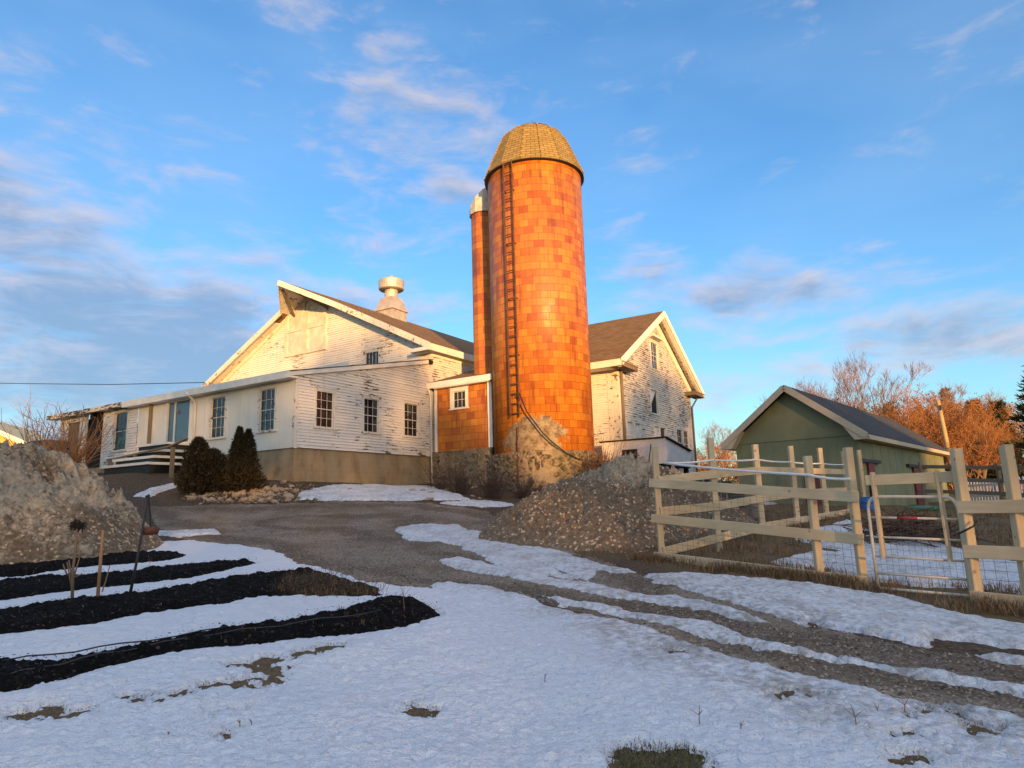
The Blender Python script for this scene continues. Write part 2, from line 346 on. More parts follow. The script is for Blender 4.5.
def m_stone(t):
    o = t.coord(scale=(1, 1, 1.5)); w = t.vmath('ADD', o, t.vmath('MULTIPLY', t.comb(t.noise(o, 3), t.noise(o, 3.3), t.noise(o, 2.7)), (.25, .25, .25)))
    e = t.voro(w, 3.4, 'DISTANCE_TO_EDGE'); c = t.sep(t.voro(w, 3.4, out=1)); n = t.noise(o, 9, 5, .65); big = t.noise(t.coord(), .6, 4)
    s = t.ramp(c[0], [(0, (.09, .07, .05)), (.4, (.24, .185, .125)), (.75, (.38, .30, .20)), (1, (.20, .13, .085))])
    s = t.mix(n, s, t.mix(1, s, (.5, .5, .5), 'MULTIPLY'))
    mk = t.ss(t.math('ADD', e, t.math('MULTIPLY', t.math('SUBTRACT', n, .5), .09)), .03, .075)
    c = t.mix(mk, t.mix(n, (.42, .35, .24), (.30, .24, .16)), s)
    c = t.mix(t.ss(big, .5, .68, 0, .55), c, (.085, .08, .035))
    return dict(c=c, r=.9, spec=.2, n=t.bump(t.math('ADD', mk, t.math('MULTIPLY', n, .4)), .9, .05))
def m_stonewall(t):
    o = t.coord(); n = t.noise(o, 8, 5, .65); c = t.noise(o, 3.4, 3, .6); big = t.noise(o, .6, 4)
    s = t.ramp(c, [(.38, (.07, .053, .04)), (.46, (.22, .165, .115)), (.54, (.33, .26, .18)), (.62, (.12, .08, .055))]); s = t.mix(n, s, t.mix(1, s, (.5, .48, .45), 'MULTIPLY'))
    c = t.mix(t.ss(t.math('ADD', t.attr('gap'), t.math('MULTIPLY', t.math('SUBTRACT', n, .5), .9)), .3, .7), s, t.mix(n, (.33, .265, .18), (.19, .15, .10)))
    return dict(c=t.mix(t.ss(big, .5, .68, 0, .5), c, (.085, .08, .035)), r=.9, spec=.2, n=t.bump(n, .7, .04))
def m_block(t):
    o = t.coord(); s = t.sep(o); b = t.new('ShaderNodeTexBrick'); t.put(b.inputs['Vector'], t.comb(t.math('ADD', s[0], s[1]), s[2], 0)); b.inputs['Scale'].default_value = 1
    b.inputs['Brick Width'].default_value = .4; b.inputs['Row Height'].default_value = .2; b.inputs['Mortar Size'].default_value = .008
    n = t.noise(t.coord(scale=(1, 1, .5)), 1.2, 6, .65); f = t.noise(o, 16, 4)
    c = t.ramp(n, [(.3, (.22, .155, .085)), (.5, (.36, .265, .155)), (.7, (.42, .33, .21))])
    c = t.mix(t.ss(t.noise(o, .7, 5), .55, .7, 0, .6), c, (.12, .095, .055))
    return dict(c=t.mix(t.math('MULTIPLY', b.outputs['Fac'], .22), c, (.16, .11, .07)), r=.9, spec=.15, n=t.bump(t.math('SUBTRACT', t.math('MULTIPLY', f, .4), t.math('MULTIPLY', b.outputs['Fac'], .5)), .35, .012))
def m_shingle(c0, c1, rh=.16, stain=(.06, .05, .03), ax=0, cyl=0):
    def f(t):
        o = t.coord(); s = t.sep(o); b = t.new('ShaderNodeTexBrick', offset=.5); u, v = (s[0], s[1]) if ax == 0 else (s[1], s[0])
        if cyl: u, v = t.math('MULTIPLY', t.math('ARCTAN2', s[0], t.math('MULTIPLY', s[1], -1)), 1.7), s[2]
        t.put(b.inputs['Vector'], t.comb(u, v, 0)); b.inputs['Scale'].default_value = 1; b.inputs['Brick Width'].default_value = .32; b.inputs['Row Height'].default_value = rh
        b.inputs['Mortar Size'].default_value = .012; t.put(b.inputs['Color1'], (0, 0, 0)); t.put(b.inputs['Color2'], (1, 1, 1)); t.put(b.inputs['Mortar'], (0, 0, 0))
        n = t.noise(o, .8, 6, .65); k = t.math('ADD', t.math('MULTIPLY', t.sep(b.outputs['Color'])[0], .6), t.math('MULTIPLY', n, .6))
        c = t.mix(k, c0, c1); c = t.mix(t.ss(n, .52, .75, 0, .6), c, stain); c = t.mix(t.math('MULTIPLY', b.outputs['Fac'], .7), c, tuple(q*.35 for q in c0))
        return dict(c=c, r=.9, spec=.15, n=t.bump(t.math('MULTIPLY', b.outputs['Fac'], -1), .7, .03))
    return f
def m_wood(c, sc=(30, 30, 1.5), var=.35, r=.75, knots=True):
    def f(t):
        o = t.coord(); n = t.noise(t.coord(scale=sc), 1, 6, .6, .4); q = t.noise(o, 1.3, 4); rn = t.new('ShaderNodeObjectInfo').outputs['Random']
        k = t.mix(n, tuple(v*(1-var) for v in c), tuple(min(1, v*(1+var)) for v in c)); k = t.mix(t.ss(q, .35, .65, 0, .55), k, tuple(v*.62 for v in c))
        k = t.mix(t.math('MULTIPLY', rn, .35), k, (c[0]*.8, c[1]*.74, c[2]*.62))
        if knots: k = t.mix(t.ss(t.voro(t.coord(scale=(4, 4, 4)), 1.2), .16, .08, 0, .7), k, tuple(v*.3 for v in c))
        return dict(c=k, r=r, spec=.25, n=t.bump(n, .35, .006))
    return f
def m_glass(t):
    o = t.coord(); n = t.noise(o, .9, 3)
    return dict(c=t.mix(t.ss(t.noise(o, 1.6, 2), .4, .6), (.010, .013, .016), (.03, .033, .036)), r=.06, spec=.6, n=t.bump(n, .15, .05))
def m_leaf(c, var=.6):
    def f(t):
        o = t.coord(); n = t.noise(o, 1.3, 3); p = t.new('ShaderNodeNewGeometry').outputs['Random Per Island']
        k = t.mix(p, tuple(v*(1-var) for v in c), tuple(v*(1+var) for v in c))
        return dict(c=k, r=.75, spec=.2)
    return f
def m_pile(dirt, bright, k0, k1):
    def f(t):
        o = t.coord(); a = t.noise(o, 1.5, 6, .7); b = t.noise(o, 11, 6, .75); v = t.sep(t.voro(o, 22, out=1)); p = t.attr('snowy')
        c = t.ramp(b, [(.3, tuple(q*.45 for q in dirt)), (.5, dirt), (.72, tuple(q*1.9 for q in dirt))])
        c = t.mix(t.ss(v[0], .86, .96, 0, .7), c, tuple(min(1, q*4.2) for q in dirt))
        s = t.ramp(t.noise(o, 7, 6, .75), [(.3, tuple(q*.42 for q in bright)), (.55, bright), (.8, tuple(q*1.3 for q in bright))])
        mk = t.ss(t.math('ADD', t.math('ADD', t.math('MULTIPLY', a, .6), t.math('MULTIPLY', b, .55)), t.math('MULTIPLY', p, .4)), k0, k1)
        return dict(c=t.mix(mk, c, s), r=.9, spec=.2, n=t.bump(t.math('ADD', b, t.math('MULTIPLY', v[1], .35)), 1, .08))
    return f
M = {}
for n, f in dict(
    snow=m_snow, ground=m_ground, gravel=m_gravel, soil=m_soil, stone=m_stone, stone_wall=m_stonewall, block=m_block, glass=m_glass,
    paint=peel((.80, .76, .70), (.17, .13, .10), .60, .645, low=.6), paint_worn=peel((.70, .65, .58), (.27, .22, .17), .525, .60, low=.4), paint_clean=peel((.80, .76, .66), (.3, .26, .2), .66, .72, board=False),
    paint_edge=peel((.74, .69, .60), (.20, .16, .12), .56, .62, board=False), paint_end=peel((.80, .755, .69), (.15, .115, .09), .60, .64, low=.62),
    paint_door=m_flat((.62, .57, .48), .7, .18, 2.),
    trim_rot=peel((.70, .65, .56), (.12, .09, .065), .47, .53, board=False, sc=(1.2, 1.2, 5)),
    trim=m_flat((.78, .74, .66), .6, .1, 2.), trim_worn=peel((.76, .71, .62), (.20, .15, .11), .56, .64, board=False, sc=(3, 3, 3)),
    annex_paint=m_flat((.78, .73, .68), .6, .1, 1.5), tile=m_tile(2.13), tile_flat=m_tile(1, False), 
    roof_brown=m_shingle((.16, .088, .036), (.30, .185, .085), stain=(.085, .062, .035)), roof_grey=m_shingle((.045, .044, .046), (.085, .082, .08), stain=(.05, .048, .045), ax=1), roof_gold=m_shingle((.21, .145, .05), (.345, .24, .09), stain=(.16, .13, .07), rh=.14, cyl=1),
    old_roof=m_flat((.10, .085, .07), .9, .4, 2), metal=m_flat((.52, .45, .37), .45, .2, 2, .1, m=.3), galv=m_flat((.60, .53, .42), .55, .2, 5, .1, m=.2), rust=m_flat((.11, .04, .022), .85, .4, 6, .4),
    dark=m_flat((.012, .011, .010), .9, .2), iron=m_flat((.02, .018, .016), .6, .3), black=m_flat((.01, .01, .011), .35, .1),
    lumber=m_wood((.66, .51, .32)), lumber_h=m_wood((.66, .51, .32), (3, 3, 30)), weather=m_wood((.23, .175, .12)), pole=m_wood((.46, .35, .17)), stake=m_wood((.34, .19, .10)), stick=m_wood((.22, .15, .10), knots=False),
    green=m_flat((.185, .195, .105), .7, .12, .8, .1), red=m_flat((.15, .018, .022), .6, .2), tan=m_flat((.50, .41, .29), .6, .08), tape=m_flat((.74, .72, .70), .6, .08), white=m_flat((.78, .77, .74), .55, .08),
    blue=m_flat((.02, .14, .42), .4, .1), greenlid=m_flat((.02, .14, .07), .5, .1), yellow=peel((.62, .45, .14), (.3, .2, .08), .7, .8), yroof=m_flat((.62, .50, .26), .7, .1), carpaint=m_flat((.03, .033, .04), .25, .1, coat=.4), tyre=m_flat((.015, .015, .015), .9, .1),
    curtain=m_flat((.62, .62, .60), .8, .15, 2), wire=m_flat((.12, .12, .12), .5, .1, m=.6), evergreen=m_leaf((.046, .033, .014)), brush=m_flat((.10, .055, .035), .9, .35, 6), bark=m_wood((.20, .145, .10), (9, 9, 2), .5, .9, False), twig=m_flat((.34, .17, .07), .9, .3, 2), twig_red=m_flat((.36, .165, .06), .9, .3, 2), twig_grey=m_flat((.27, .16, .10), .9, .25, 2), oak=m_leaf((.30, .115, .028), .5), pine=m_leaf((.035, .042, .016), .5),
    straw=m_leaf((.20, .125, .065), .6), greengrass=m_leaf((.11, .105, .045), .6), rock=m_leaf((.27, .195, .125), .45), clod=m_leaf((.30, .235, .16), .5), chip=m_leaf((.25, .205, .155), .75), cable=m_flat((.015, .014, .013), .6, .1), redtape=m_flat((.30, .03, .03), .6, .1),
    dirt_snow=m_pile((.21, .155, .10), (.56, .465, .34), .58, .80), heap_snow=m_pile((.22, .165, .11), (.54, .44, .32), .72, .96), heap_gravel=m_pile((.24, .17, .11), (.50, .44, .38), 1.0, 1.15)).items():
    M[n] = mat(n, f)
# ------------------------------------------------------------------ ground, driveway, snow and planting beds
DRIVE = poly([(150, 508), (230, 506), (300, 504), (430, 503), (490, 512), (520, 535), (560, 548), (600, 562), (690, 592), (760, 612), (840, 634), (900, 650), (960, 655), (1060, 680), (1320, 735), (1320, 800), (1060, 735), (940, 712), (870, 697), (760, 675), (640, 630), (560, 607), (440, 590), (360, 582), (318, 572), (275, 555), (250, 546), (190, 541), (155, 525)])
SNOWS = [
 [(-60, 556), (0, 556), (22, 553), (60, 549), (100, 546), (190, 541), (250, 546), (275, 552), (300, 565), (330, 573), (372, 586), (420, 590), (470, 596), (520, 606), (560, 612), (620, 626), (680, 643), (734, 658), (791, 674), (848, 687), (895, 701), (949, 710), (1060, 731), (1250, 850), (500, 1300), (-300, 1100), (-400, 700)],
 [(392, 531), (410, 527), (460, 525), (470, 532), (500, 537), (525, 549), (560, 551), (590, 563), (612, 570), (636, 574), (622, 577), (600, 573), (590, 586), (566, 578), (550, 570), (520, 560), (480, 551), (440, 545), (405, 541)],
 [(456, 547), (478, 549), (520, 558), (556, 572), (592, 588), (560, 580), (520, 573), (485, 563), (470, 554)],
 [(436, 564), (460, 561), (520, 573), (570, 584), (640, 596), (680, 599), (740, 616), (781, 626), (792, 630), (740, 623), (680, 611), (640, 604), (590, 597), (540, 588), (480, 574), (450, 569)],
 [(430, 587), (450, 584), (490, 592), (530, 602), (560, 613), (620, 633), (540, 616), (500, 608), (470, 600)],
 [(542, 600), (570, 602), (610, 609), (650, 617), (680, 624), (714, 627), (757, 645), (821, 662), (895, 675), (935, 678), (1060, 696), (1060, 706), (960, 692), (895, 683), (814, 667), (740, 652), (680, 634), (640, 625), (590, 613)],
 [(640, 580), (690, 577), (760, 582), (841, 592), (915, 604), (969, 620), (1060, 632), (1060, 656), (1024, 652), (982, 647), (935, 640), (928, 648), (895, 642), (831, 629), (810, 622), (804, 627), (774, 621), (730, 607), (680, 592), (655, 588)],
 [(795, 541), (820, 530), (848, 522), (880, 536), (930, 545), (1060, 566), (1060, 593), (1000, 592), (930, 587), (868, 580), (820, 571), (768, 566), (790, 556), (850, 553), (820, 548)],
 [(300, 493), (320, 488), (350, 486), (420, 487), (452, 493), (470, 500), (400, 501), (330, 502), (295, 500)], [(132, 497), (150, 489), (176, 484), (178, 487), (150, 497)],
 [(440, 503), (490, 502), (520, 505), (480, 508)], [(700, 601), (720, 600), (760, 607), (740, 609)], [(150, 533), (215, 531), (222, 535), (180, 539)], [(975, 655), (1060, 655), (1060, 668), (985, 662)], [(690, 505), (720, 500), (760, 500), (800, 502), (760, 506)]]
BEDS = [
 [(-60, 566), (0, 565), (41, 561), (103, 557), (156, 554), (188, 554), (180, 559), (135, 566), (82, 570), (25, 577), (-60, 584)],
 [(-60, 590), (0, 584), (61, 577), (135, 573), (197, 568), (232, 565), (252, 562), (256, 565), (238, 570), (205, 577), (143, 586), (61, 594), (0, 600), (-60, 608)],
 [(-60, 617), (0, 612), (61, 606), (135, 598), (197, 588), (254, 577), (312, 573), (345, 581), (381, 592), (380, 599), (340, 598), (285, 598), (262, 598), (230, 604), (197, 608), (123, 620), (61, 630), (0, 639), (-60, 648)],
 [(-60, 678), (0, 670), (82, 661), (172, 645), (254, 631), (328, 616), (386, 604), (420, 605), (441, 614), (440, 618), (420, 627), (349, 636), (262, 647), (172, 661), (103, 674), (25, 696), (0, 700), (-60, 712)]]
BARE = [
 [(225, 672), (260, 664), (300, 657), (350, 648), (345, 655), (290, 664), (262, 668), (290, 672), (285, 684), (240, 686), (262, 676)], [(0, 716), (55, 713), (62, 716), (30, 722), (0, 724)], [(18, 728), (60, 717), (100, 712), (90, 720), (40, 730)], [(118, 706), (160, 695), (172, 700), (140, 710)], [(160, 706), (185, 698), (235, 686), (260, 684), (240, 692), (190, 704)], [(230, 693), (262, 687), (278, 690), (250, 697)],
 [(395, 711), (415, 707), (438, 710), (430, 719), (412, 718), (398, 715)], [(610, 760), (640, 753), (690, 756), (714, 768), (700, 800), (620, 800)], [(772, 697), (790, 695), (828, 706), (800, 704)], [(905, 720), (925, 716), (950, 724), (915, 728)], [(898, 742), (915, 735), (930, 742), (910, 747)], [(895, 764), (925, 758), (945, 766), (910, 775)], [(960, 730), (1010, 738), (1000, 744), (960, 737)], [(215, 742), (232, 738), (236, 743)], [(205, 721), (236, 720), (225, 726)],
 [(660, 650), (690, 654), (700, 660), (670, 657)], [(915, 708), (960, 716), (955, 721), (920, 714)]]
SNOWS[1:] = [[(1320, y+55) if x == 1060 else (x, y) for x, y in p] for p in SNOWS[1:]]
D_drive = sdist(GX, GY, DRIVE)+.10*GN+.05*GF
P_bed = [poly(b) for b in BEDS]; D_bed = [sdist(GX, GY, p)+.07*fbm(GX*4, GY*4, 3, 9)+.02*GF for p in P_bed]
bedmax = np.max(D_bed, 0)
big = sdist(GX, GY, poly(SNOWS[0]))+.10*fbm(GX*2.5, GY*2.5, 4, 21)
for p in BARE: big = np.minimum(big, -sdist(GX, GY, poly(p))+(-.01 if p is BARE[0] or p is BARE[4] else .02)+.09*fbm(GX*6, GY*6, 3, 31)+.13*fbm(GX*17, GY*17, 3, 33))
bedge = -bedmax+.02
big = np.minimum(big, bedge)
small = np.full(GX.shape, -9.)
for p in SNOWS[1:]: small = np.maximum(small, sdist(GX, GY, poly(p)))
small = small+np.clip(R_/14, .25, 1)*.15*fbm(GX*2.6, GY*2.6, 5, 41)+.0
D_snow = np.maximum(big, small); D_snow = D_snow+(.04*fbm(GX*12, GY*12, 3, 35)+.06*np.clip(1-np.abs(D_snow)*5, 0, 1)*fbm(GX*26, GY*26, 2, 37))*np.clip(R_/6, .4, 1)
dim = np.abs(fbm(GX*12, GY*12, 2, 51))+.5*np.abs(fbm(GX*5, GY*5, 2, 53))
hs = np.clip(D_snow*.42, -.10, .032)+np.clip(D_snow, 0, .3)*(.05*fbm(GX*1.1, GY*1.1, 2, 61)+.075*dim)+np.clip(small*.3, 0, .03)
ZS = GZ+hs
ground, u = sheet('ground', GZ, np.ones(GX.shape, bool), M['ground']); tag(ground, kind='structure')
FENCE_SIDE = poly([(560, 560), (640, 556), (680, 572), (800, 590), (900, 606), (1100, 640), (1100, 470), (860, 470), (690, 520), (640, 540)])
grassm = np.clip((sdist(GX, GY, FENCE_SIDE)+.5)*1.2, 0, 1)*.9
grassm = np.maximum(grassm, np.clip(sdist(GX, GY, poly(BARE[7]))*8, 0, 1))
for p in BARE: grassm = np.maximum(grassm, np.clip(sdist(GX, GY, poly(p))*6+.6, 0, .75))
grassm = np.maximum(grassm, np.clip((R_-45)/30, 0, 1))
greenm = np.maximum(np.clip((sdist(GX, GY, poly([(600, 750), (720, 750), (740, 900), (580, 900)]))+.1)*8, 0, 1), np.clip(sdist(GX, GY, poly([(870, 500), (1000, 495), (1100, 520), (900, 535)])), 0, 1))
def setattr_(o, name, arr):
    a = o.data.attributes.new(name, 'FLOAT', 'POINT'); a.data.foreach_set('value', np.ascontiguousarray(arr, np.float32))
setattr_(ground, 'grass', grassm.ravel()[u]); setattr_(ground, 'green', greenm.ravel()[u])
rut = .05*np.sin(np.clip(D_drive, 0, 9)*2.6)*np.clip(D_drive, 0, .5)
o, u = sheet('gravel_driveway', GZ+np.clip(D_drive*.35, -.08, .02)+.010*GF*(D_drive > 0), D_drive > -.2, M['gravel']); tag(o, kind='structure'); setattr_(o, 'track', np.clip(np.sin(D_drive*3.4+2.5*fbm(GX*.5, GY*.5, 3, 81))*1.2-.1+.6*fbm(GX*3, GY*3, 3, 83), 0, 1).ravel()[u])
o, u = sheet('snow', ZS, D_snow > -.12, M['snow']); tag(o, kind='structure')
ice = np.clip((small-big)*3, 0, 1)*.75; ice = np.maximum(ice, np.clip(1.25-big*.9, 0, 1)*np.clip((D_drive+1.3)*1.2, 0, 1)*.95*np.clip((GX+.5)*.8, 0, 1))
setattr_(o, 'dirt', ice.ravel()[u])
BL = ['narrow black soil bed farthest back beside the dirty snow pile', 'thin black soil bed second from the back behind the three garden stakes', 'long black soil bed that ends in dead brown grass at its right', 'wide black soil bed nearest the camera with two drip lines along it']
for i, (p, d) in enumerate(zip(P_bed, D_bed)):
    o, u = sheet('garden_bed', GZ+np.clip(d*.5, -.12, .085)+np.clip(d, 0, .2)*(.14*GF+.12*fbm(GX*25, GY*25, 2, 71)), d > -.15, M['soil'])
    tag(o, BL[i], 'garden bed', 'black planting beds between the snow rows')
    g = np.clip(sdist(GX, GY, poly([(285, 580), (330, 576), (390, 590), (386, 602), (300, 602), (270, 594)]))*4+.2, 0, 1) if i == 2 else GX*0
    setattr_(o, 'grass', g.ravel()[u])
    if i == 3:
        for pts in ([(0, 692), (100, 668), (200, 650), (300, 634), (400, 618)], [(0, 676), (120, 658), (250, 636)]):
            mb = MB(); Q = [gpx(*q) for q in pts]; dense = []
            for a, b in zip(Q[:-1], Q[1:]): dense += [a+(b-a)*k/5 for k in range(5)]
            mb.tube([(q[0], q[1], g1(q[0], q[1])+.10+.012*math.sin(j*1.7)) for j, q in enumerate(dense)], .007, 6); mb.build('drip_line', M['black'], o, True)
# ------------------------------------------------------------------ building helpers (local frames: x right, y into the building)
def TY(c): return lambda u, n, z: (u, c-n, z)      # wall on the plane y=c, facing -y
def TX(c): return lambda u, n, z: (c+n, u, z)      # wall on the plane x=c, facing +x
def siding(T, lo, hi, z0, ztop, op=(), h=.115, tilt=.034, seed=1):
    """lapped boards; lo/hi give the wall's end positions at a height"""
    mb = MB(T); r = random.Random(seed); z = z0
    while z < ztop-.01:
        z1 = min(z+h, ztop); a0, b0, a1, b1 = lo(z), hi(z), lo(z1), hi(z1); zm = (z+z1)/2
        if b0-a0 < .05: break
        cuts = sorted([(o[0], o[1]) for o in op if o[2] < zm < o[3]]); segs = []; s = None
        edges = [(a0, a1)]+[e for c in cuts for e in ((c[0], c[0]), (c[1], c[1]))]+[(b0, b1)]
        for k in range(0, len(edges), 2):
            (p0, p1), (q0, q1) = edges[k], edges[k+1]
            if q0-p0 < .02: continue
            n = max(1, int((q0-p0)/3.2)); us = [0]+sorted(r.random() for _ in range(n-1))+[1]
            for w0, w1 in zip(us[:-1], us[1:]):
                t0 = tilt*(1+.35*r.uniform(-1, 1)); j = r.uniform(-.004, .004)
                A, B, C_, D = p0+(q0-p0)*w0, p0+(q0-p0)*w1, p1+(q1-p1)*w1, p1+(q1-p1)*w0
                mb.add([(A, t0, z+j), (B, t0, z+j), (C_, .001, z1), (D, .001, z1), (A, -.01, z+j), (B, -.01, z+j)], [(0, 1, 2, 3), (4, 5, 1, 0)])
        z = z1
    return mb
def window(par, T, u0, u1, z0, z1, cols=3, rows=4, case=.11, sash=True, glass=None, sill=True, curtain=0, trim=None):
    mb = MB(T); tr = trim or M['trim_worn']; c = case
    mb.box((u0-c, -.08, z0-.02), (u0, .035, z1+c)); mb.box((u1, -.08, z0-.02), (u1+c, .035, z1+c)); mb.box((u0, -.08, z1), (u1, .038, z1+c)); mb.box((u0-c-.03, -.02, z1+c), (u1+c+.03, .06, z1+c+.03))
    w = .03
    def bars(a, b, n):
        mb.box((u0, n-.03, a), (u0+w, n, b)); mb.box((u1-w, n-.03, a), (u1, n, b)); mb.box((u0+w, n-.03, a), (u1-w, n-.001, a+w)); mb.box((u0+w, n-.03, b-w), (u1-w, n-.001, b))
    zm = (z0+z1)/2
    if sash: bars(z0, zm+.015, -.045); bars(zm-.015, z1, -.02)
    else: bars(z0, z1, -.03)
    for i in range(1, cols): q = u0+(u1-u0)*i/cols; mb.box((q-.008, -.055, z0+w), (q+.008, -.042, z1-w))
    for j in range(1, rows):
        q = z0+(z1-z0)*j/rows
        if not (sash and abs(q-zm) < .05): mb.box((u0+w, -.055, q-.008), (u1-w, -.043, q+.008))
    f = mb.build('window', tr, par)
    g = MB(T); g.box((u0, -.068, z0), (u1, -.058, z1)); g.build('pane', glass or M['glass'], f)
    if sill: s = MB(T); s.box((u0-c-.05, -.02, z0-.075), (u1+c+.05, .075, z0-.022)); s.build('sill', tr, f)
    return f
BF = Frame((at(294, 448, 24)), -BT)
# ---- low white wing: facade on y=0 (x<0), end wall on x=0 (y>0)
ZF = 3.82; WL = -17.3; WD = 7.87
wing = empty('wing_building', BF.w(0, 0, 0), -BT, label='long low white wing with peeling end wall on a tan block foundation', cat='barn wing')
ez0, ez1 = 6.52, 8.25
rake = lambda y: ez0+(ez1-ez0)*y/WD
EWIN = [(.98, 1.84, 4.66, 6.04), (3.48, 4.33, 4.65, 6.03), (5.95, 6.88, 4.66, 6.10)]
FWIN = [(-4.99, -4.09, 4.52, 6.14), (-1.97, -1.11, 4.55, 6.12), (-12.2, -11.15, 4.5, 6.22)]
ops = [(a-.0, b+.0, c, d) for a, b, c, d in EWIN]
siding(TX(0), lambda z: max(.11, (z-ez0)/(ez1-ez0)*WD), lambda z: WD, ZF, ez1-.03, ops).build('end_wall', M['paint_end'], wing)
# facade: plain panels near the corner, worn clapboard farther along
def panel(T, u0, u1, z0, z1, op=()):
    mb = MB(T); us = sorted({u0, u1, *[o[0] for o in op if u0 < o[0] < u1], *[o[1] for o in op if u0 < o[1] < u1]})
    for a, b in zip(us[:-1], us[1:]):
        mid = (a+b)/2; hit = [o for o in op if o[0] < mid < o[1]]; zs = [(z0, z1)]
        if hit: zs = [(z0, hit[0][2]), (hit[0][3], z1)]
        for p, q in zs:
            if q-p > .01: mb.add([(a, 0, p), (b, 0, p), (b, 0, q), (a, 0, q)], [(0, 1, 2, 3)])
    return mb
DOOR = (-8.03, -6.42, 4.5, 6.26); DARK = (-14.65, -13.2, 3.75, 6.5)
mbp = panel(TY(0), -10.3, -.11, ZF, ez0, [FWIN[0], FWIN[1], DOOR])
for q in (-2.9, -5.35, -6.2): mbp.box((q, 0, ZF), (q+.045, .012, ez0-.2))
mbp.build('facade_panel', M['paint_clean'], wing)
siding(TY(0), lambda z: -14.65+.01, lambda z: -10.3, ZF, ez0, [FWIN[2], DARK]).build('facade_siding', M['paint'], wing); siding(TY(0), lambda z: WL, lambda z: -14.65, ZF, ez0, [(-16.4, -15.4, 3.9, 6.1)]).build('facade_siding', M['paint'], wing)
for a, b, c, d in EWIN: window(wing, TX(0), a, b, c, d)
for a, b, c, d in FWIN[:2]: window(wing, TY(0), a, b, c, d)
window(wing, TY(0), *FWIN[2], cols=1, rows=2)
mb = MB(TY(0)); a, b, c, d = DOOR
mb.box((a-.12, -.07, c-.1), (a, .04, d+.1)); mb.box((b, -.07, c-.1), (b+.12, .04, d+.1)); mb.box((a, -.07, d), (b, .04, d+.1)); mb.box((a+.45, -.05, c), (a+.53, -.01, d)); mb.box((a, -.05, c-.1), (b, .04, c))
dr = mb.build('glass_door', M['trim'], wing); g = MB(TY(0)); g.box((a, -.06, c), (b, -.051, d)); g.build('pane', mat('door_glass', lambda t: dict(c=(.07, .10, .12), r=.05, spec=.9, n=t.bump(t.noise(t.coord(), .8, 2), .1, .05))), dr)
s_ = MB(TY(0)); s_.box((-7.35, -.05, 5.72), (-7.2, -.046, 5.87)); s_.build('sticker', M['redtape'], dr)
mb = MB(TY(0)); a, b, c, d = DARK; mb.box((a-.1, -.02, c), (a, .035, d+.08)); mb.box((b, -.02, c), (b+.1, .035, d+.08)); mb.box((a, -.02, d), (b, .035, d+.08)); od = mb.build('open_doorway', M['trim_worn'], wing)
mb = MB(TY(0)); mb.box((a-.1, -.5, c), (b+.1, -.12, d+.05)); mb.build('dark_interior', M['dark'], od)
mb = MB(TY(0)); mb.box((-16.4, -.06, 3.9), (-15.4, -.02, 6.1)); mb.build('board_door', M['weather'], wing)
mb = MB(TY(0))
mb.bar((-9.2, .09, ZF-.3), (-9.2, .09, 6.35), .11, .11, (0, 1, 0))
mb.build('porch_post', M['weather'], wing)
mb = MB(); mb.box((-.0, -.025, ZF-.03), (.03, .11, rake(0)+.05)); mb.box((-.11, -.025, ZF-.03), (-.0, -.0, ez0)); mb.build('corner_board', M['trim_worn'], wing); mb = MB(); mb.box((0, WD-.12, ZF), (.032, WD+.02, ez1)); mb.build('corner_board', M['trim_worn'], wing)
# roof of the wing
mb = MB()
def roofslab(mb, P, th, d=(0, 0, -1)):
    mb.prism(P, np.array(d)*th)
k = (ez1-ez0)/WD; y0 = -.42; zr = lambda y: ez0+.10+k*y
mb.prism([(.14, y0, zr(y0)), (.14, WD+.0, zr(WD)), (WL-.5, WD, zr(WD)), (WL-.5, y0, zr(y0))], (0, 0, .045)); mb.build('roof', M['old_roof'], wing)
mb = MB(); mb.box((-10.9, y0-.03, zr(y0)-.22), (.17, y0-.002, zr(y0)+.05)); mb.box((-10.9, y0, zr(y0)-.20), (.12, -.002, zr(y0)-.13)); mb.build('fascia', M['trim'], wing)
mb = MB(); mb.box((WL-.5, y0-.03, zr(y0)-.16), (-10.92, y0-.002, zr(y0)+.047)); mb.box((WL-.45, y0, zr(y0)-.15), (-10.92, -.002, zr(y0)-.10)); mb.build('worn_fascia', M['trim_rot'], wing)
mb = MB(); mb.prism([(.033, y0, zr(y0)-.16), (.033, WD-.01, zr(WD)-.17), (.033, WD-.01, zr(WD)-.002), (.033, y0, zr(y0)-.002)], (.10, 0, 0)); mb.build('rake_board', M['trim'], wing)
mb = MB(); mb.box((-3.6, 3.2, zr(3.2)+.07), (-.6, 3.24, zr(3.2)+.28)); mb.build('roof_board', M['trim'], wing)
mb = MB(); mb.tube([(-5.98, y0-.07, zr(y0)-.12), (-5.98, -.2, zr(y0)-.34), (-5.98, -.07, 6.0), (-5.98, -.07, ZF)], .05, 8); mb.build('downspout', M['trim'], wing, True)
mb = MB(); mb.box((WL, .06, 1.5), (-.06, .3, ZF)); mb.box((-.3, .301, 1.5), (-.061, WD, ZF)); mb.box((-.06, .055, 1.5), (-.03, WD, 2.78)); mb.box((WL, .03, 1.5), (-.0601, .058, 2.8)); mb.build('foundation', M['block'], wing)
mb = MB(); mb.box((WL, .3, ZF), (WL+.1, WD, ez0)); mb.build('far_wall', M['paint'], wing)
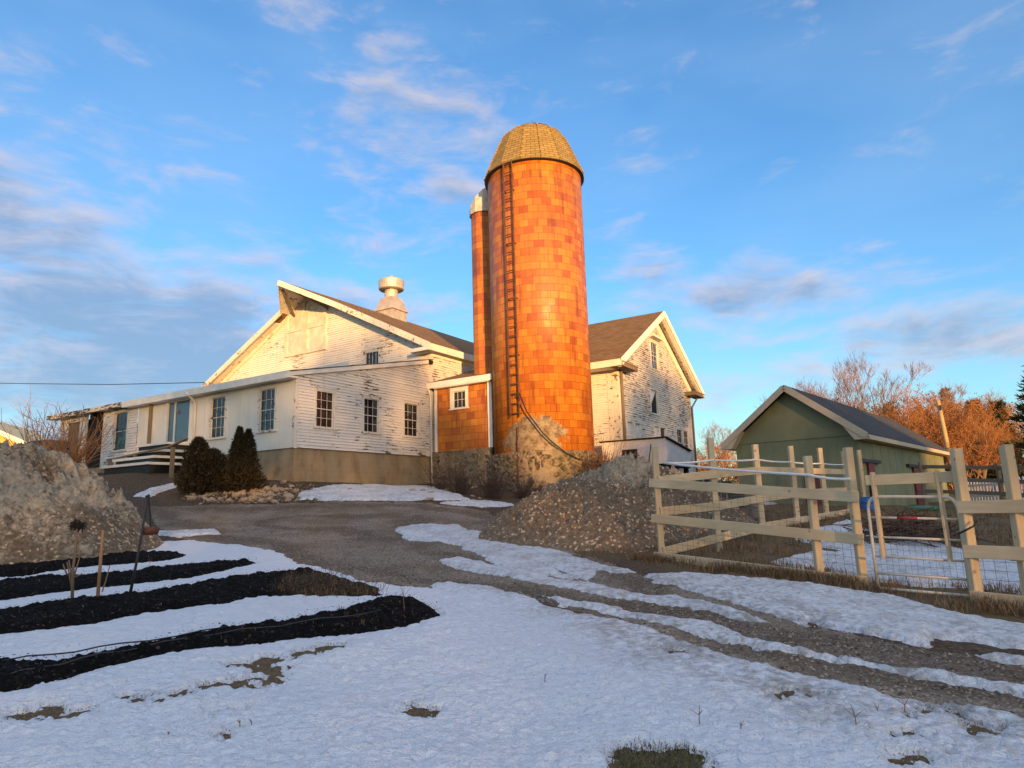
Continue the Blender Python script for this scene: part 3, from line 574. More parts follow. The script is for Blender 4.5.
# ---- main barn
barn = empty('barn', BF.w(0, WD, 0), -BT, label='big white clapboard barn with brown gable roof, hay hood and round metal roof vent', cat='barn')
BWd = 16.46; EV = 8.96; PK = 13.1; BL_ = 27.0; cx = -BWd/2; sl = (PK-EV)/(BWd/2)
HAY = (-10.25, -7.02, 9.9, 12.72); SW = (-4.24, -3.32, 8.52, 9.3)
siding(TY(0), lambda z: -BWd+max(0, (z-EV)/sl), lambda z: -max(0, (z-EV)/sl), 6.4, PK, [SW], seed=3).build('gable_wall', M['paint'], barn)
siding(TX(0), lambda z: 0, lambda z: BL_, 3.8, EV, [], seed=4).build('side_wall', M['paint'], barn)
mb = MB(); mb.box((-BWd, .06, 3), (-.06, BL_, 6.38)); mb.box((-BWd, .06, 6.38), (-BWd+.1, BL_, EV)); mb.prism([(-BWd, BL_, EV), (0, BL_, EV), (cx, BL_, PK)], (0, -.1, 0)); mb.box((-BWd, BL_-.1, 6.38), (-.06, BL_, EV)); mb.box((-.3, .06, 2.2), (-.07, BL_, 3.8)); mb.build('back_wall', M['paint'], barn)
window(barn, TY(0), *SW, cols=4, rows=1, sash=False)
mb = MB(TY(0)); a, b, c, d = HAY; mid = (a+b)/2
for p, q in ((a, mid-.04), (mid+.04, b)):
    mb.box((p, .005, c), (q, .07, d)); w = .2
    mb.box((p, .07, c), (p+w, .12, d)); mb.box((q-w, .07, c), (q, .12, d))
    for zz in (c, c+1.35, d-w): mb.box((p+w, .07, zz), (q-w, .118, zz+w))
mb.build('hay_door', M['paint_door'], barn)
# roof: both slopes, hay hood prow at the front
of = .62; oe = .38; th = .16; HP = 2.25; z_r = PK+.12
er, el_ = (oe, EV-sl*oe+.12), (-BWd-oe, EV-sl*oe+.12)
hx = 2.5; hl = 1.75
rf = MB()
rf.prism([(er[0], -of, er[1]), (er[0], BL_+.5, er[1]), (cx, BL_+.5, z_r), (cx, -HP, z_r), (cx+hx, -of, z_r-sl*hx)], (0, 0, .14))
rf.prism([(el_[0], BL_+.5, el_[1]), (el_[0], -of, el_[1]), (cx-hl, -of, z_r-sl*hl), (cx, -HP, z_r), (cx, BL_+.5, z_r)], (0, 0, .14))
roof = rf.build('roof', M['roof_brown'], barn)
tb = MB()
tb.bar((er[0]+.01, -of-.02, er[1]+.0), (cx+hx, -of-.02, z_r-sl*hx), .05, .30); tb.bar((cx+hx, -of-.02, z_r-sl*hx), (cx, -HP-.02, z_r), .05, .28); tb.bar((cx-hl, -of-.02, z_r-sl*hl), (cx, -HP-.02, z_r), .05, .28); tb.bar((el_[0]-.01, -of-.02, el_[1]), (cx-hl, -of-.02, z_r-sl*hl), .05, .30)
tb.build('rake_board', M['trim_worn'], barn)
sf = MB()
for sg in (1, -1): sf.prism([(cx+sg*(BWd/2+oe-.05), -of+.02, er[1]-.03), (cx+sg*hx, -of+.02, z_r-sl*hx-.03), (cx+sg*hx, .02, z_r-sl*hx-.03), (cx+sg*(BWd/2+oe-.05), .02, er[1]-.03)], (0, 0, -.04))
for sg in (1, -1): sf.bar((cx+sg*BWd/2, -.05, EV-.16), (cx+sg*.2, -.05, PK-.06), .06, .24)
for sg, h_ in ((1, hx), (-1, hl)): sf.prism([(cx, -HP+.04, z_r-.015), (cx+sg*h_, -of, z_r-sl*h_-.015), (cx+sg*h_, -.03, z_r-sl*h_-.015), (cx, -.03, z_r-.015)], (0, 0, -.03))
sf.build('soffit', M['trim_worn'], barn)
br = MB()
for sg in (1, -1): br.bar((cx+sg*1.3, -.08, PK-.95), (cx+sg*.25, -HP+.5, PK-.12), .09, .12)
br.bar((cx, 0, PK-.02), (cx, -HP+.1, PK+.06), .14, .16); br.build('hood_brace', M['weather'], barn)
cn = MB(); cn.box((.0, -.02, EV-.42), (.06, BL_, EV-.02)); cn.box((.03, -of, er[1]-.12), (oe+.04, BL_+.4, er[1]-.02)); cn.box((oe+.0, -of, er[1]-.2), (oe+.05, BL_+.4, er[1]+.12)); cn.box((-.75, -of-.05, er[1]-.2), (oe, -.02, er[1]-.03)); cn.build('cornice', M['trim'], barn)
for q_ in (((-.12, -.03, 6.4), (.028, -.001, EV)), ((.001, 0, 6.4), (.03, .12, EV))): cb = MB(); cb.box(*q_); cb.build('corner_board', M['trim_worn'], barn)
lamp = MB(); lamp.box((.02, -.35, 8.12), (.2, -.1, 8.28)); lamp.tube([(-.0, -.2, 8.28), (.1, -.22, 8.24)], .03); lamp.build('floodlight', M['dark'], barn)
# ventilator
vy = 14.2-WD; vz = PK-.42
v = MB()
sq = lambda h, z: [(cx-h, vy-h, z), (cx+h, vy-h, z), (cx+h, vy+h, z), (cx-h, vy+h, z)]
def loft(mb, A, B): mb.add(A+B, [(i, (i+1) % 4, 4+(i+1) % 4, 4+i) for i in range(4)]+[(3, 2, 1, 0), (4, 5, 6, 7)])
loft(v, sq(.72, vz-.7), sq(.66, vz+.95)); loft(v, sq(.77, vz+.95), sq(.77, vz+1.0)); loft(v, sq(.72, vz+1.0), sq(.45, vz+1.85))
cup = v.build('roof_vent', M['metal'], roof); 
v.__init__(); v.lathe([(.43, vz+1.8), (.42, vz+2.45), (.5, vz+2.5)], 24, (cx, vy, 0)); v.lathe([(.74, vz+2.38), (.79, vz+2.42), (.81, vz+2.95), (.77, vz+3.0), (.30, vz+3.12), (.12, vz+3.32), (.0, vz+3.36)], 28, (cx, vy, 0))
me = v.build('vent_cap', M['metal'], roof, False)
# ---- tile passage between barn and silo
ps = empty('tile_passage', BF.w(0, WD, 0), -BT, label='short orange tile passage with a small white window, between barn and silo', cat='passage')
mb = panel(TY(0), .34, 3.32, 4.0, 7.05, [(1.25, 1.95, 5.92, 6.68)]); mb.T = None; mb.box((.33, .35, 4.0), (3.3, 3.4, 7.4)); mb.build('tile_wall', M['tile_flat'], ps)
window(ps, TY(0), 1.25, 1.95, 5.92, 6.68, cols=3, rows=2, sash=False, case=.15, trim=M['trim'])
mb = MB(); mb.prism([(.05, -.28, 7.12), (3.55, -.28, 7.12), (3.55, 3.3, 8.25), (.05, 3.3, 8.25)], (0, 0, .09)); mb.build('roof', M['roof_brown'], ps)
mb = MB(); mb.box((.0, -.31, 6.93), (3.58, -.285, 7.2)); mb.box((.33, -.28, 6.9), (3.4, -.015, 6.98)); mb.build('fascia', M['trim'], ps)
mb = MB(); mb.box((3.20, -.10, 4.02), (3.42, -.02, 6.93)); mb.build('corner_board', M['trim'], ps); mb = MB(); mb.box((.2, -.05, 4.0), (.34, -.005, 6.93)); mb.build('corner_board', M['trim'], ps)
mb = MB(); mb.box((.02, -.12, 1.2), (3.4, .3, 4.0)); mb.build('stone_foundation', M['stone'], ps)
mb = MB(); mb.tube([(.1, -.35, 6.9), (.1, -.2, 6.6), (.1, -.14, 2.6)], .045, 8); mb.build('downspout', M['trim'], ps, True)
# ---- silo
SC = at(544, 440, 28.5); SZ = 2.0; SR = 2.13
silo = empty('silo', (SC[0], SC[1], SZ), 0, label='tall round orange glazed tile silo with faceted shingle dome and rusty ladder', cat='silo')
zt = 16.15-SZ
mb = MB(); mb.lathe([(SR, 1.62), (SR, zt)], 96); mb.build('tile_wall', M['tile'], silo, True)
nt_, nz_ = 420, 90; TT, ZZ = np.meshgrid(np.linspace(0, 2*math.pi, nt_, endpoint=False), np.r_[np.linspace(-1.0, 1.58, nz_), 1.62, 1.625])
sp_ = RNG.uniform(0, 1, (420, 2))*np.array([2*math.pi*SR, 2.7])+np.array([0, -1.05]); su = TT.ravel()*SR; sz_ = ZZ.ravel(); dd1 = np.empty(len(su)); dd2 = np.empty(len(su))
for i_ in range(0, len(su), 4000):
    du_ = np.abs(su[i_:i_+4000, None]-sp_[None, :, 0]); du_ = np.minimum(du_, 2*math.pi*SR-du_); q_ = np.sort(np.sqrt((du_*.8)**2+((sz_[i_:i_+4000, None]-sp_[None, :, 1])*1.25)**2), 1); dd1[i_:i_+4000] = q_[:, 0]; dd2[i_:i_+4000] = q_[:, 1]
edge_ = (dd2-dd1).reshape(TT.shape); rad_ = SR+.07+.075*np.clip(edge_*12, 0, 1)+.03*fbm(TT*9, ZZ*5, 3, 99); rad_[-2] = SR+.04; rad_[-1] = SR-.2
ii_ = np.arange(nz_+1)[:, None]*nt_+np.arange(nt_)[None]; jj_ = np.arange(nz_+1)[:, None]*nt_+(np.arange(nt_)+1)[None] % nt_
sb_ = np_mesh('stone_base', np.stack([(rad_*np.cos(TT)).ravel(), (rad_*np.sin(TT)).ravel(), sz_], 1), np.stack([ii_, jj_, jj_+nt_, ii_+nt_], -1).reshape(-1, 4), M['stone_wall'], silo, False); setattr_(sb_, 'gap', np.clip(1-edge_*17, 0, 1).ravel())
mb = MB(); dp = [(SR+.13, zt-.12), (SR+.17, zt-.05), (1.55, zt+1.75), (1.30, zt+2.05), (.62, zt+2.5), (.0, zt+2.6)]; mb.lathe(dp, 16, a0=.1, a1=.1+2*math.pi, cap=False); dome = mb.build('dome_roof', M['roof_gold'], silo)
rb = MB()
for i in range(16):
    a = .1+2*math.pi*i/16; rb.tube([((r+.01)*math.cos(a), (r+.01)*math.sin(a), z+.01) for r, z in dp[1:]], .022, 5)
rb.build('ridge_cap', M['roof_gold'], dome)
mb = MB(); mb.lathe([(SR+.02, zt-.16), (SR+.145, zt-.13), (SR+.145, zt-.10), (SR+.02, zt-.10)], 48); mb.build('eave_ring', M['iron'], dome)
mb = MB(); mb.tube([(0, 0, zt+2.5), (.03, 0, zt+2.95)], .010, 5); mb.build('finial_rod', M['rust'], silo)
lad = MB(); la = math.atan2(-SC[1]+0, 0-SC[0]); q0 = at(510.5, 250, 26.6); ang = math.atan2(q0[1]-SC[1], q0[0]-SC[0]); dx, dy = math.cos(ang), math.sin(ang); tx, ty = -dy, dx; rr = SR+.16
P = lambda s, z, r=rr: (dx*r+tx*s, dy*r+ty*s, z)
for s_ in (-.21, .21): lad.tube([P(s_, 3.0), P(s_, zt-.1)], .032, 6)
z = 3.15; i = 0
while z < zt-.1:
    lad.tube([P(-.21, z), P(.21, z)], .026, 6)
    if i % 6 == 0:
        for s_ in (-.21, .21): lad.tube([P(s_, z), P(s_, z, SR-.02)], .022, 5)
    z += .40; i += 1
lad.build('ladder', M['rust'], silo)
mb = MB()      # drooping black cable from the ladder foot
pts = [P(.26, 5.3, SR+.1), P(.5, 4.2, SR+.12), P(.95, 2.9, SR+.16), P(1.25, 2.35, SR+.12)]
cp = [at(519, 393, 26.2), at(527, 412, 26.2), at(542, 432, 26.1), at(552, 442, 26.1), at(566, 453, 26.3), at(580, 460, 26.6)]
mb.tube([q-np.array([SC[0], SC[1], SZ]) for q in cp], .03, 6); mb.build('cable', M['cable'], silo, True)
mb = MB(); mb.box((-.9, -2.36, .3), (-.45, -2.1, .9)); rs = MB(); rs.tube([P(.05, 2.6, SR+.08), P(.05, -.2, SR+.2)], .028, 6); rs.build('rusty_pipe', M['rust'], silo, True)
# unloading chute
CC = np.array([-1.06-SC[0], 30.05-SC[1], 0]); ct = 15.2-SZ
mb = MB(); ca = math.atan2(CC[1], CC[0]); mb.lathe([(.66, 3.5), (.66, ct)], 10, (CC[0], CC[1], 0), ca-2.5, ca+2.5); chute = mb.build('chute', M['tile_flat'], silo)
mb = MB(); w = .74; ux, uy = math.cos(ca), math.sin(ca)
ring = [(CC[0]+w*math.cos(ca+a), CC[1]+w*math.sin(ca+a)) for a in np.linspace(-2.6, 2.6, 11)]
hi = lambda p: ct+.02+max(0, (w+.05-((p[0]-CC[0])*ux+(p[1]-CC[1])*uy)))*.85
nr_ = len(ring); mb.add([(p[0], p[1], ct-.06) for p in ring]+[(p[0], p[1], hi(p)) for p in ring], [(i, (i+1) % nr_, nr_+(i+1) % nr_, nr_+i) for i in range(nr_)]+[tuple(range(nr_-1, -1, -1)), tuple(range(nr_, 2*nr_))]); mb.build('chute_cap', M['galv'], chute)
# ---- white house beyond the silo
HF = Frame(at(617.5, 378, 32), -BT)
house = empty('farmhouse', HF.w(0, 0, 0), -BT, label='tall weathered white gabled house behind the silo with broken attic windows', cat='house')
HW = 11.6; HE = 8.3; HPK = 11.65; HL = 13.; hs_ = (HPK-HE)/(HW/2); hy = HW/2
HWIN = [(4.95, 6.0, 8.75, 10.25), (4.4, 5.45, 6.18, 7.5), (.85, 1.62, 4.0, 5.42), (1.85, 2.6, 4.0, 5.42), (4.6, 5.4, 4.2, 5.5), (5.6, 6.4, 4.2, 5.5), (8.4, 9.4, 4.05, 5.62), (9.65, 10.6, 4.05, 5.62)]
siding(TX(0), lambda z: max(0, (z-HE)/hs_), lambda z: HW-max(0, (z-HE)/hs_), 3.0, HPK, HWIN, seed=8).build('gable_wall', M['paint_worn'], house)
siding(TY(0), lambda z: -HL, lambda z: 0, 3.0, HE, seed=9).build('side_wall', M['paint'], house)
mb = MB(); mb.box((-HL, .08, 1.0), (-.08, HW-.02, 3.0)); mb.box((-HL, HW-.1, 3.0), (-.02, HW, HE)); mb.prism([(-HL, 0, HE), (-HL, HW, HE), (-HL, hy, HPK)], (.1, 0, 0)); mb.box((-HL, 0.02, 3), (-HL+.1, HW, HE)); mb.build('back_wall', M['paint_worn'], house)
window(house, TX(0), *HWIN[0], cols=2, rows=3); window(house, TX(0), *HWIN[1], cols=1, rows=1, sash=False, glass=M['dark'])
for i in (2, 3, 4, 5, 6, 7): window(house, TX(0), *HWIN[i], cols=1 if i < 6 else 2, rows=2 if i < 6 else 4, glass=M['curtain'] if i in (2, 3, 4) else M['glass'])
mb = MB(TX(0)); mb.add([(4.42, -.05, 7.48), (5.4, -.05, 7.48), (4.6, -.05, 6.7)], [(0, 1, 2)]); mb.add([(4.42, -.04, 7.48), (5.4, -.04, 7.48), (4.6, -.04, 6.7)], [(2, 1, 0)]); mb.build('torn_curtain', M['curtain'], house)
mb = MB(TX(0)); mb.prism([(4.7, .04, 10.45), (6.25, .04, 10.45), (6.25, .3, 10.5), (4.7, .3, 10.5)], (0, 0, .12)); mb.build('window_hood', M['trim_worn'], house)
og = .62; oh = .9; ze = HE-hs_*oh+.32; zp = HPK+.32
rf = MB(); rf.prism([(og, -oh, ze), (og, hy, zp), (-HL-.4, hy, zp), (-HL-.4, -oh, ze)], (0, 0, .12)); rf.prism([(og, HW+oh, ze), (-HL-.4, HW+oh, ze), (-HL-.4, hy, zp), (og, hy, zp)], (0, 0, .12)); rf.build('roof', M['roof_brown'], house)
tb = MB()
for sg in (1, -1):
    tb.bar((og+.03, hy-sg*(hy+oh+.02), ze-.05), (og+.03, hy, zp-.05), .05, .34)
    tb.bar((og-.12, hy-sg*(hy+oh-.05), ze-.2), (og-.12, hy, zp-.2), .2, .16); tb.bar((.05, hy-sg*(hy+.02), HE-.05), (.05, hy-sg*.1, HPK-.12), .08, .42)
tb.build('rake_board', M['trim'], house)
sf = MB()
for sg in (1, -1): sf.prism([(og, hy-sg*(hy+oh-.02), ze-.02), (og, hy, zp-.02), (.0, hy, zp-.02), (.0, hy-sg*(hy+oh-.02), ze-.02)], (0, 0, -.03))
sf.build('soffit', M['trim_worn'], house)
cn = MB(); cn.box((-HL, -oh-.04, ze-.22), (og, -oh, ze+.1)); cn.box((-HL, -oh, ze-.22), (og, -.02, ze-.15)); cn.box((-HL, -.05, HE-.55), (.03, -.018, HE-.1)); cn.build('cornice', M['trim'], house)
for y0_, y1_ in ((-oh, 1.05), (HW-1.05, HW+oh)):
    rt_ = MB(); rt_.box((.02, y0_, ze-.24), (og+.05, y1_, ze-.06)); rt_.prism([(.02, y0_, ze-.06), (og+.08, y0_-.03, ze-.06), (og+.08, y1_+.03, ze-.06), (.02, y1_, ze-.06)], (0, 0, .06)); rt_.build('cornice_return', M['weather'], house)
for q_ in (((-.55, -.035, 3.0), (.03, -.018, HE)), ((.0185, .0, 3.0), (.04, .32, HE)), ((.0185, HW-.32, 3.0), (.04, HW, HE))): cb = MB(); cb.box(*q_); cb.build('corner_board', M['trim_worn'], house)
mb = MB(); mb.tube([(.12, .2, HE-.2), (.12, .2, 3.0)], .07, 8); mb.build('downspout', M['weather'], house, True); mb = MB(); mb.tube([(.4, HW+.5, ze-.1), (.12, HW-.15, ze-.9), (.12, HW-.15, 2.5)], .06, 8); mb.build('downspout', M['weather'], house, True)
# small white annex on the gable side of the house
AN = HF.px(665, 438, y=-.85); ac = AN[0]
az_ = HF.px(690, 452, x=ac)
annex = empty('lean_to', HF.w(0, 0, 0), -BT, label='small white lean-to on dark posts with one black window opening, below the house', cat='lean-to')
zl = HF.px(665, 463, y=-.85)[2]; zn = AN[2]; yb = az_[1]; zb = az_[2]; xl = HF.px(602, 447, y=-.85)[0]
mb = MB(); mb.add([(xl, -.85, zl), (ac, -.85, zl), (ac, -.85, zn), (xl, -.85, zn)], [(0, 1, 2, 3)]); mb.add([(ac, -.85, zl), (ac, yb, zl), (ac, yb, zb), (ac, -.85, zn)], [(0, 1, 2, 3)])
mb.box((ac-.12, -.88, zl-.05), (ac+.03, -.851, zn)); 
mb.build('wall', M['annex_paint'], annex)
mb = MB(); mb.prism([(xl-.1, -.95, zn+.02), (ac+.12, -.95, zn+.02), (ac+.12, yb, zb+.02), (xl-.1, yb, zb+.02)], (0, 0, .05)); mb.build('roof', M['dark'], annex)
h0 = HF.px(622, 450, y=-.85); h1 = HF.px(638, 461, y=-.85)
mb = MB(); mb.box((h0[0], -.875, h1[2]), (h1[0], -.853, h0[2])); mb.build('window', M['dark'], annex)
mb = MB(); mb.box((xl, -.7, zl-.12), (ac-.02, yb, zl-.01)); 
for yy in (-.75, yb-.3): mb.box((ac-.3, yy, zl-2), (ac-.1, yy+.2, zl-.1))
mb.build('floor_frame', M['dark'], annex)
mb = MB(); mb.box((xl+.3, -.2, zl-2.2), (ac-.6, yb, zl-.1)); mb.build('under_wall', M['annex_paint'], annex)
pp = MB(); b = HF.px(651, 444, y=-1.1); c = HF.px(648, 470, y=-1.1); pp.tube([tuple(b), tuple(c)], .025, 5); pp.build('iron_pipe', M['iron'], annex)
# ---- green shed
SF = Frame(at(857, 432, 23), -SH)
shed = empty('green_shed', SF.w(0, 0, 0), -SH, label='olive green board shed with grey shingle roof and tan trim behind the fence', cat='shed')
GW = 4.33; GE = 3.72; GP = 5.42; GL = 16.8; GB0 = .6; gs = (GP-GE)/(GW/2)
mb = MB(); mb.prism([(-GW, 0, 3.60), (0, 0, 3.60), (0, 0, GE), (-GW/2, 0, GP), (-GW, 0, GE)], (0, .06, 0)); mb.box((-GW, .02, GB0), (0, .08, 3.598)); mb.box((-GW-.001, -.018, 3.575), (-.002, .0195, 3.60))
i = -GW+.2
while i < 0:
    mb.box((i-.012, .012, GB0), (i+.012, .0199, 3.57)); i += .31
mb.box((-.06, .08, GB0), (0, GL, GE)); mb.box((-GW, .08, GB0), (-GW+.06, GL, GE)); mb.prism([(-GW, GL, GB0), (0, GL, GB0), (0, GL, GE), (-GW/2, GL, GP), (-GW, GL, GE)], (0, -.06, 0))
j = .6
while j < GL: mb.box((-.001, j-.01, GB0), (.007, j+.01, GE)); j += 1.22
mb.build('wall', M['green'], shed)
go = .42; ge = .35; zge = GE-gs*ge+.08; zgp = GP+.08
rf = MB(); rf.prism([(ge, -go, zge), (ge, GL+.3, zge), (-GW/2, GL+.3, zgp), (-GW/2, -go, zgp)], (0, 0, .07)); rf.prism([(-GW-ge, GL+.3, zge), (-GW-ge, -go, zge), (-GW/2, -go, zgp), (-GW/2, GL+.3, zgp)], (0, 0, .07)); rf.build('roof', M['roof_grey'], shed)
tb = MB(); tb.bar((ge+.02, -go-.02, zge-.03), (-GW/2, -go-.02, zgp-.03), .04, .22); tb.bar((-GW-ge-.02, -go-.02, zge-.03), (-GW/2, -go-.02, zgp-.03), .04, .22)
tb.box((ge, -go, zge-.13), (ge+.03, GL+.3, zge+.03)); tb.box((.01, -go+.02, zge-.13), (ge-.001, GL+.28, zge-.10)); tb.box((-GW-ge-.03, -go, zge-.13), (-GW-ge, GL+.3, zge+.03))
for sg in (1, -1):
    a = 0 if sg > 0 else -GW
    tb.prism([(a, -go-.01, zge-.14), (a+sg*(ge+.03), -go-.01, zge-.14), (a+sg*(ge+.03), -go-.01, zge+.0), (a-sg*.42, -go-.01, zge+gs*(ge+.42)-.1)], (0, go, 0))
tb.build('trim', M['tan'], shed)
for i, (y0_, y1_, w0, w1) in enumerate(((.72, 1.5, -.25, 2.4), (8.35, 9.75, 7.2, 11.5))):
    mb = MB(TX(0)); mb.box((y0_, .03, .7), (y1_, .08, 2.62)); mb.box((y0_+.1, .08, 1.55), (y1_-.1, .1, 1.65)); d = mb.build('sliding_door', M['red'], shed)
    mb = MB(TX(0)); mb.box((w0, .02, 2.63), (w1, .12, 2.75)); mb.build('door_track', M['iron'], d)
q0 = SF.px(804, 477, y=0); q1 = SF.px(818, 510, y=0)
mb = MB(TY(0)); mb.box((q0[0], .0, GB0), (q1[0]+.3, .05, q0[2])); mb.build('front_door', M['red'], shed)
# ------------------------------------------------------------------ fences and gate
def onpost(px_top, px_bot, Y):
    b = at(*px_bot, Y); t = at(*px_top, Y); return b, t
def fence_post(mb, b, t, w=.10): mb.bar((b[0], b[1], g1(b[0], b[1])-.3), (b[0], b[1], t[2]), w, w, (0, 1, 0), .008)
def mesh_wire(a0, a1, b0, b1, nu, nv, r=.0022):
    """welded wire between lower points a0,a1 and upper points b0,b1"""
    a0, a1, b0, b1 = map(np.array, (a0, a1, b0, b1)); mb = MB()
    for i in range(nu+1):
        s = i/nu; mb.tube([a0+(a1-a0)*s, b0+(b1-b0)*s], r, 3)
    for j in range(nv+1):
        s = j/nv; mb.tube([a0+(b0-a0)*s, a1+(b1-a1)*s], r, 3)
    return mb
def rails(par, p, q, hs, off, h=.145, ext=(.1, .1), name='rail', mats=None):
    p = np.array(p, float); q = np.array(q, float); d = (q-p)/np.linalg.norm((q-p)[:2])
    nrm = np.array([d[1], -d[0], 0])
    if nrm@(-p*np.array([1, 1, 0])) < 0: nrm = -nrm
    out = []
    for za, zb in hs:
        A = np.array([p[0], p[1], za])+nrm*off-d*np.array([1, 1, 0])*ext[0]; B = np.array([q[0], q[1], zb])+nrm*off+d*np.array([1, 1, 0])*ext[1]
        mb = MB(); mb.bar(A, B, .04, h, (0, 0, 1), .004); out.append(mb.build(name, M['lumber_h'], par))
    return nrm
b1, t1 = onpost((658, 447), (662, 558), 11.8); b2, t2 = onpost((810.5, 456), (820, 575), 9.65); b3, t3 = onpost((851, 447.5), (863, 580), 9.2)
ff = empty('board_fence', (0, 0, 0), label='new pale lumber three-board fence with wire mesh left of the tube gate', cat='fence')
for b, t in ((b1, t1), (b2, t2), (b3, t3)):
    mb = MB(); fence_post(mb, b, t); mb.build('post', M['lumber'], ff)
zz = lambda y, x, Y: at(x, y, Y)[2]
H1 = [zz(482.5, 657, 11.8), zz(518, 658, 11.8), zz(556, 660, 11.8)]; H3 = [zz(497, 858, 9.2), zz(539, 862, 9.2), zz(581.5, 866, 9.2)]
nf = rails(ff, b1, b3, list(zip(H1, H3)), .075)
mesh_wire([b1[0], b1[1], H1[2]], [b3[0], b3[1], H3[2]], [b1[0], b1[1], H1[0]], [b3[0], b3[1], H3[0]], 30, 11).build('wire_mesh', M['wire'], ff)
def tape(par, pts, r=.016, name='tape'):
    mb = MB(); D = []
    for a, b in zip(pts[:-1], pts[1:]):
        a = np.array(a); b = np.array(b)
        for k in range(6): s = k/6; D.append(a+(b-a)*s-np.array([0, 0, .02*4*s*(1-s)]))
    D.append(np.array(pts[-1])); mb.tube(D, r, 6); return mb.build(name, M['tape'], par, True)
tape(ff, [at(664, 463, 11.75), at(809, 475, 9.55), at(850, 479, 9.1)], .019)
# back run of the pen
bf = empty('pen_fence', (0, 0, 0), label='lumber fence along the far side of the pen, running back towards the green shed', cat='fence')
Q = [onpost((711.5, 438), (719, 547), 12.3), onpost((756, 444.5), (763, 533), 13.8), onpost((790, 446), (798, 524), 15.6), onpost((821, 448), (827, 518), 17.4), onpost((845, 451.5), (850, 512), 20), onpost((858.5, 450), (865, 505), 21)]
for b, t in Q:
    mb = MB(); fence_post(mb, b, t, .11); mb.build('post', M['lumber'], bf)
hb = [[at(658, 479+0, 11.8)[2]-.03, zz(511, 667, 11.9), zz(551, 667, 11.9)], [zz(474, 716, 12.3), zz(506, 718, 12.3), zz(537, 720, 12.3)], [zz(470.5, 757, 13.8), zz(498, 760, 13.8), zz(526, 762, 13.8)], [zz(471, 791, 15.6), zz(494, 794, 15.6), zz(520, 797, 15.6)], [zz(471.5, 822, 17.4), zz(491, 824, 17.4), zz(515, 826, 17.4)], [zz(472, 846, 20), zz(490, 847, 20), zz(511, 849, 20)]]
seq = [b1]+[q[0] for q in Q[:5]]
for (p, ha), (q, hb_) in zip(zip(seq[:-1], hb[:-1]), zip(seq[1:], hb[1:])): rails(bf, p, q, list(zip(ha, hb_)), .07, ext=(.02, .02))
for (p, ha), (q, hb_) in zip(zip(seq[:4], hb[:4]), zip(seq[1:5], hb[1:5])): mesh_wire([p[0], p[1], ha[2]], [q[0], q[1], hb_[2]], [p[0], p[1], ha[0]], [q[0], q[1], hb_[0]], 18, 9, .0025).build('wire_mesh', M['wire'], bf)
tape(bf, [at(664, 463, 11.8), at(713, 460, 12.25), at(757, 459.5, 13.75), at(790, 462, 15.5), at(821, 463.5, 17.3), at(846, 464.5, 19.9)], .02)
# right run
P4, T4 = onpost((962, 448.5), (978, 601), 8.0); dirr = (P4-b3)*np.array([1, 1, 0]); dirr /= np.linalg.norm(dirr)
P5 = P4+dirr*.53; P6 = P4+dirr*2.3
fr_ = empty('corner_fence', (0, 0, 0), label='lumber fence right of the tube gate with a black latch chain on its post', cat='fence')
for b in (P4, P5, P6):
    mb = MB(); bb = b.copy(); fence_post(mb, bb, T4, .105); mb.build('post', M['lumber'], fr_)
HR = [zz(507, 965, 8), zz(551, 970, 8), zz(597, 975, 8)]
rails(fr_, P4, P6, [(h, h+dh) for h, dh in zip(HR, (.02, 0, -.02))], .075, ext=(.03, .1))
mesh_wire([P4[0], P4[1], HR[2]], [P6[0], P6[1], HR[2]], [P4[0], P4[1], HR[0]], [P6[0], P6[1], HR[0]], 20, 10).build('wire_mesh', M['wire'], fr_)
cA, cB = at(975, 532, 7.95), at(983, 520, 7.6); mb = MB(); mb.tube([at(958, 534, 8.0), at(966, 530, 7.86), at(974, 526, 7.84), at(977, 521, 7.86)], .012, 6); mb.build('chain', M['iron'], fr_, True)
gate = empty('tube_gate', (0, 0, 0), label='galvanised tube gate raised with two upright boards and a top plank', cat='gate')
gl, gr = at(878, 588, 8.75), at(971, 596, 8.15); glt, grt = at(869, 496.5, 8.75)[2], at(955, 497, 8.15)[2]
G = lambda s, f, n=0: gl*np.array([1, 1, 0])*(1-s)+gr*np.array([1, 1, 0])*s+np.array([0, 0, (gl[2]+(glt-gl[2])*f)*(1-s)+(gr[2]+(grt-gr[2])*f)*s])+n*np.array([.57, -.82, 0])*-1
def arc(s0, f0, s1, f1): return [G(s0+(s1-s0)*(1-math.cos(a)), f0+(f1-f0)*math.sin(a)) for a in np.linspace(0, math.pi/2, 6)]
mb = MB(); loop = [G(0, .0), G(0, .45)]+arc(0, .86, .12, 1.0)+[G(.5, 1)]+arc(1, .86, .88, 1.0)[::-1]+[G(1, .45), G(1, 0)]
mb.tube(loop, .020, 8); mb.tube([G(0, .0), G(1, .0)], .018, 8); mb.build('frame', M['galv'], gate, True)
for i, f in enumerate((.77, .555, .345, .16)):
    mb = MB(); mb.tube([G(0, f), G(1, f)], .015, 8); br_ = mb.build('bar', M['galv'], gate, True)
    if i == 0: mb = MB(); mb.tube([G(.32, f), G(.55, f)], .0165, 8); mb.build('red_tape', M['redtape'], br_, True)
mesh_wire(G(.02, .01, .02), G(.98, .01, .02), G(.02, .76, .02), G(.98, .76, .02), 14, 9, .0016).build('wire_mesh', M['wire'], gate)
for s in (.07, .80):
    A = G(s, .335, -.045); B = G(s-.012, 1.27, -.045); mb = MB(); mb.bar(A, B, .085, .03, (.57, -.82, 0), .004); mb.build('board', M['lumber'], gate)
mb = MB(); A = G(-.07, 1.18, -.085); B = G(1.02, 1.21, -.085); mb.bar(A, B, .03, .13, (0, 0, 1), .004); mb.build('top_plank', M['lumber_h'], gate)
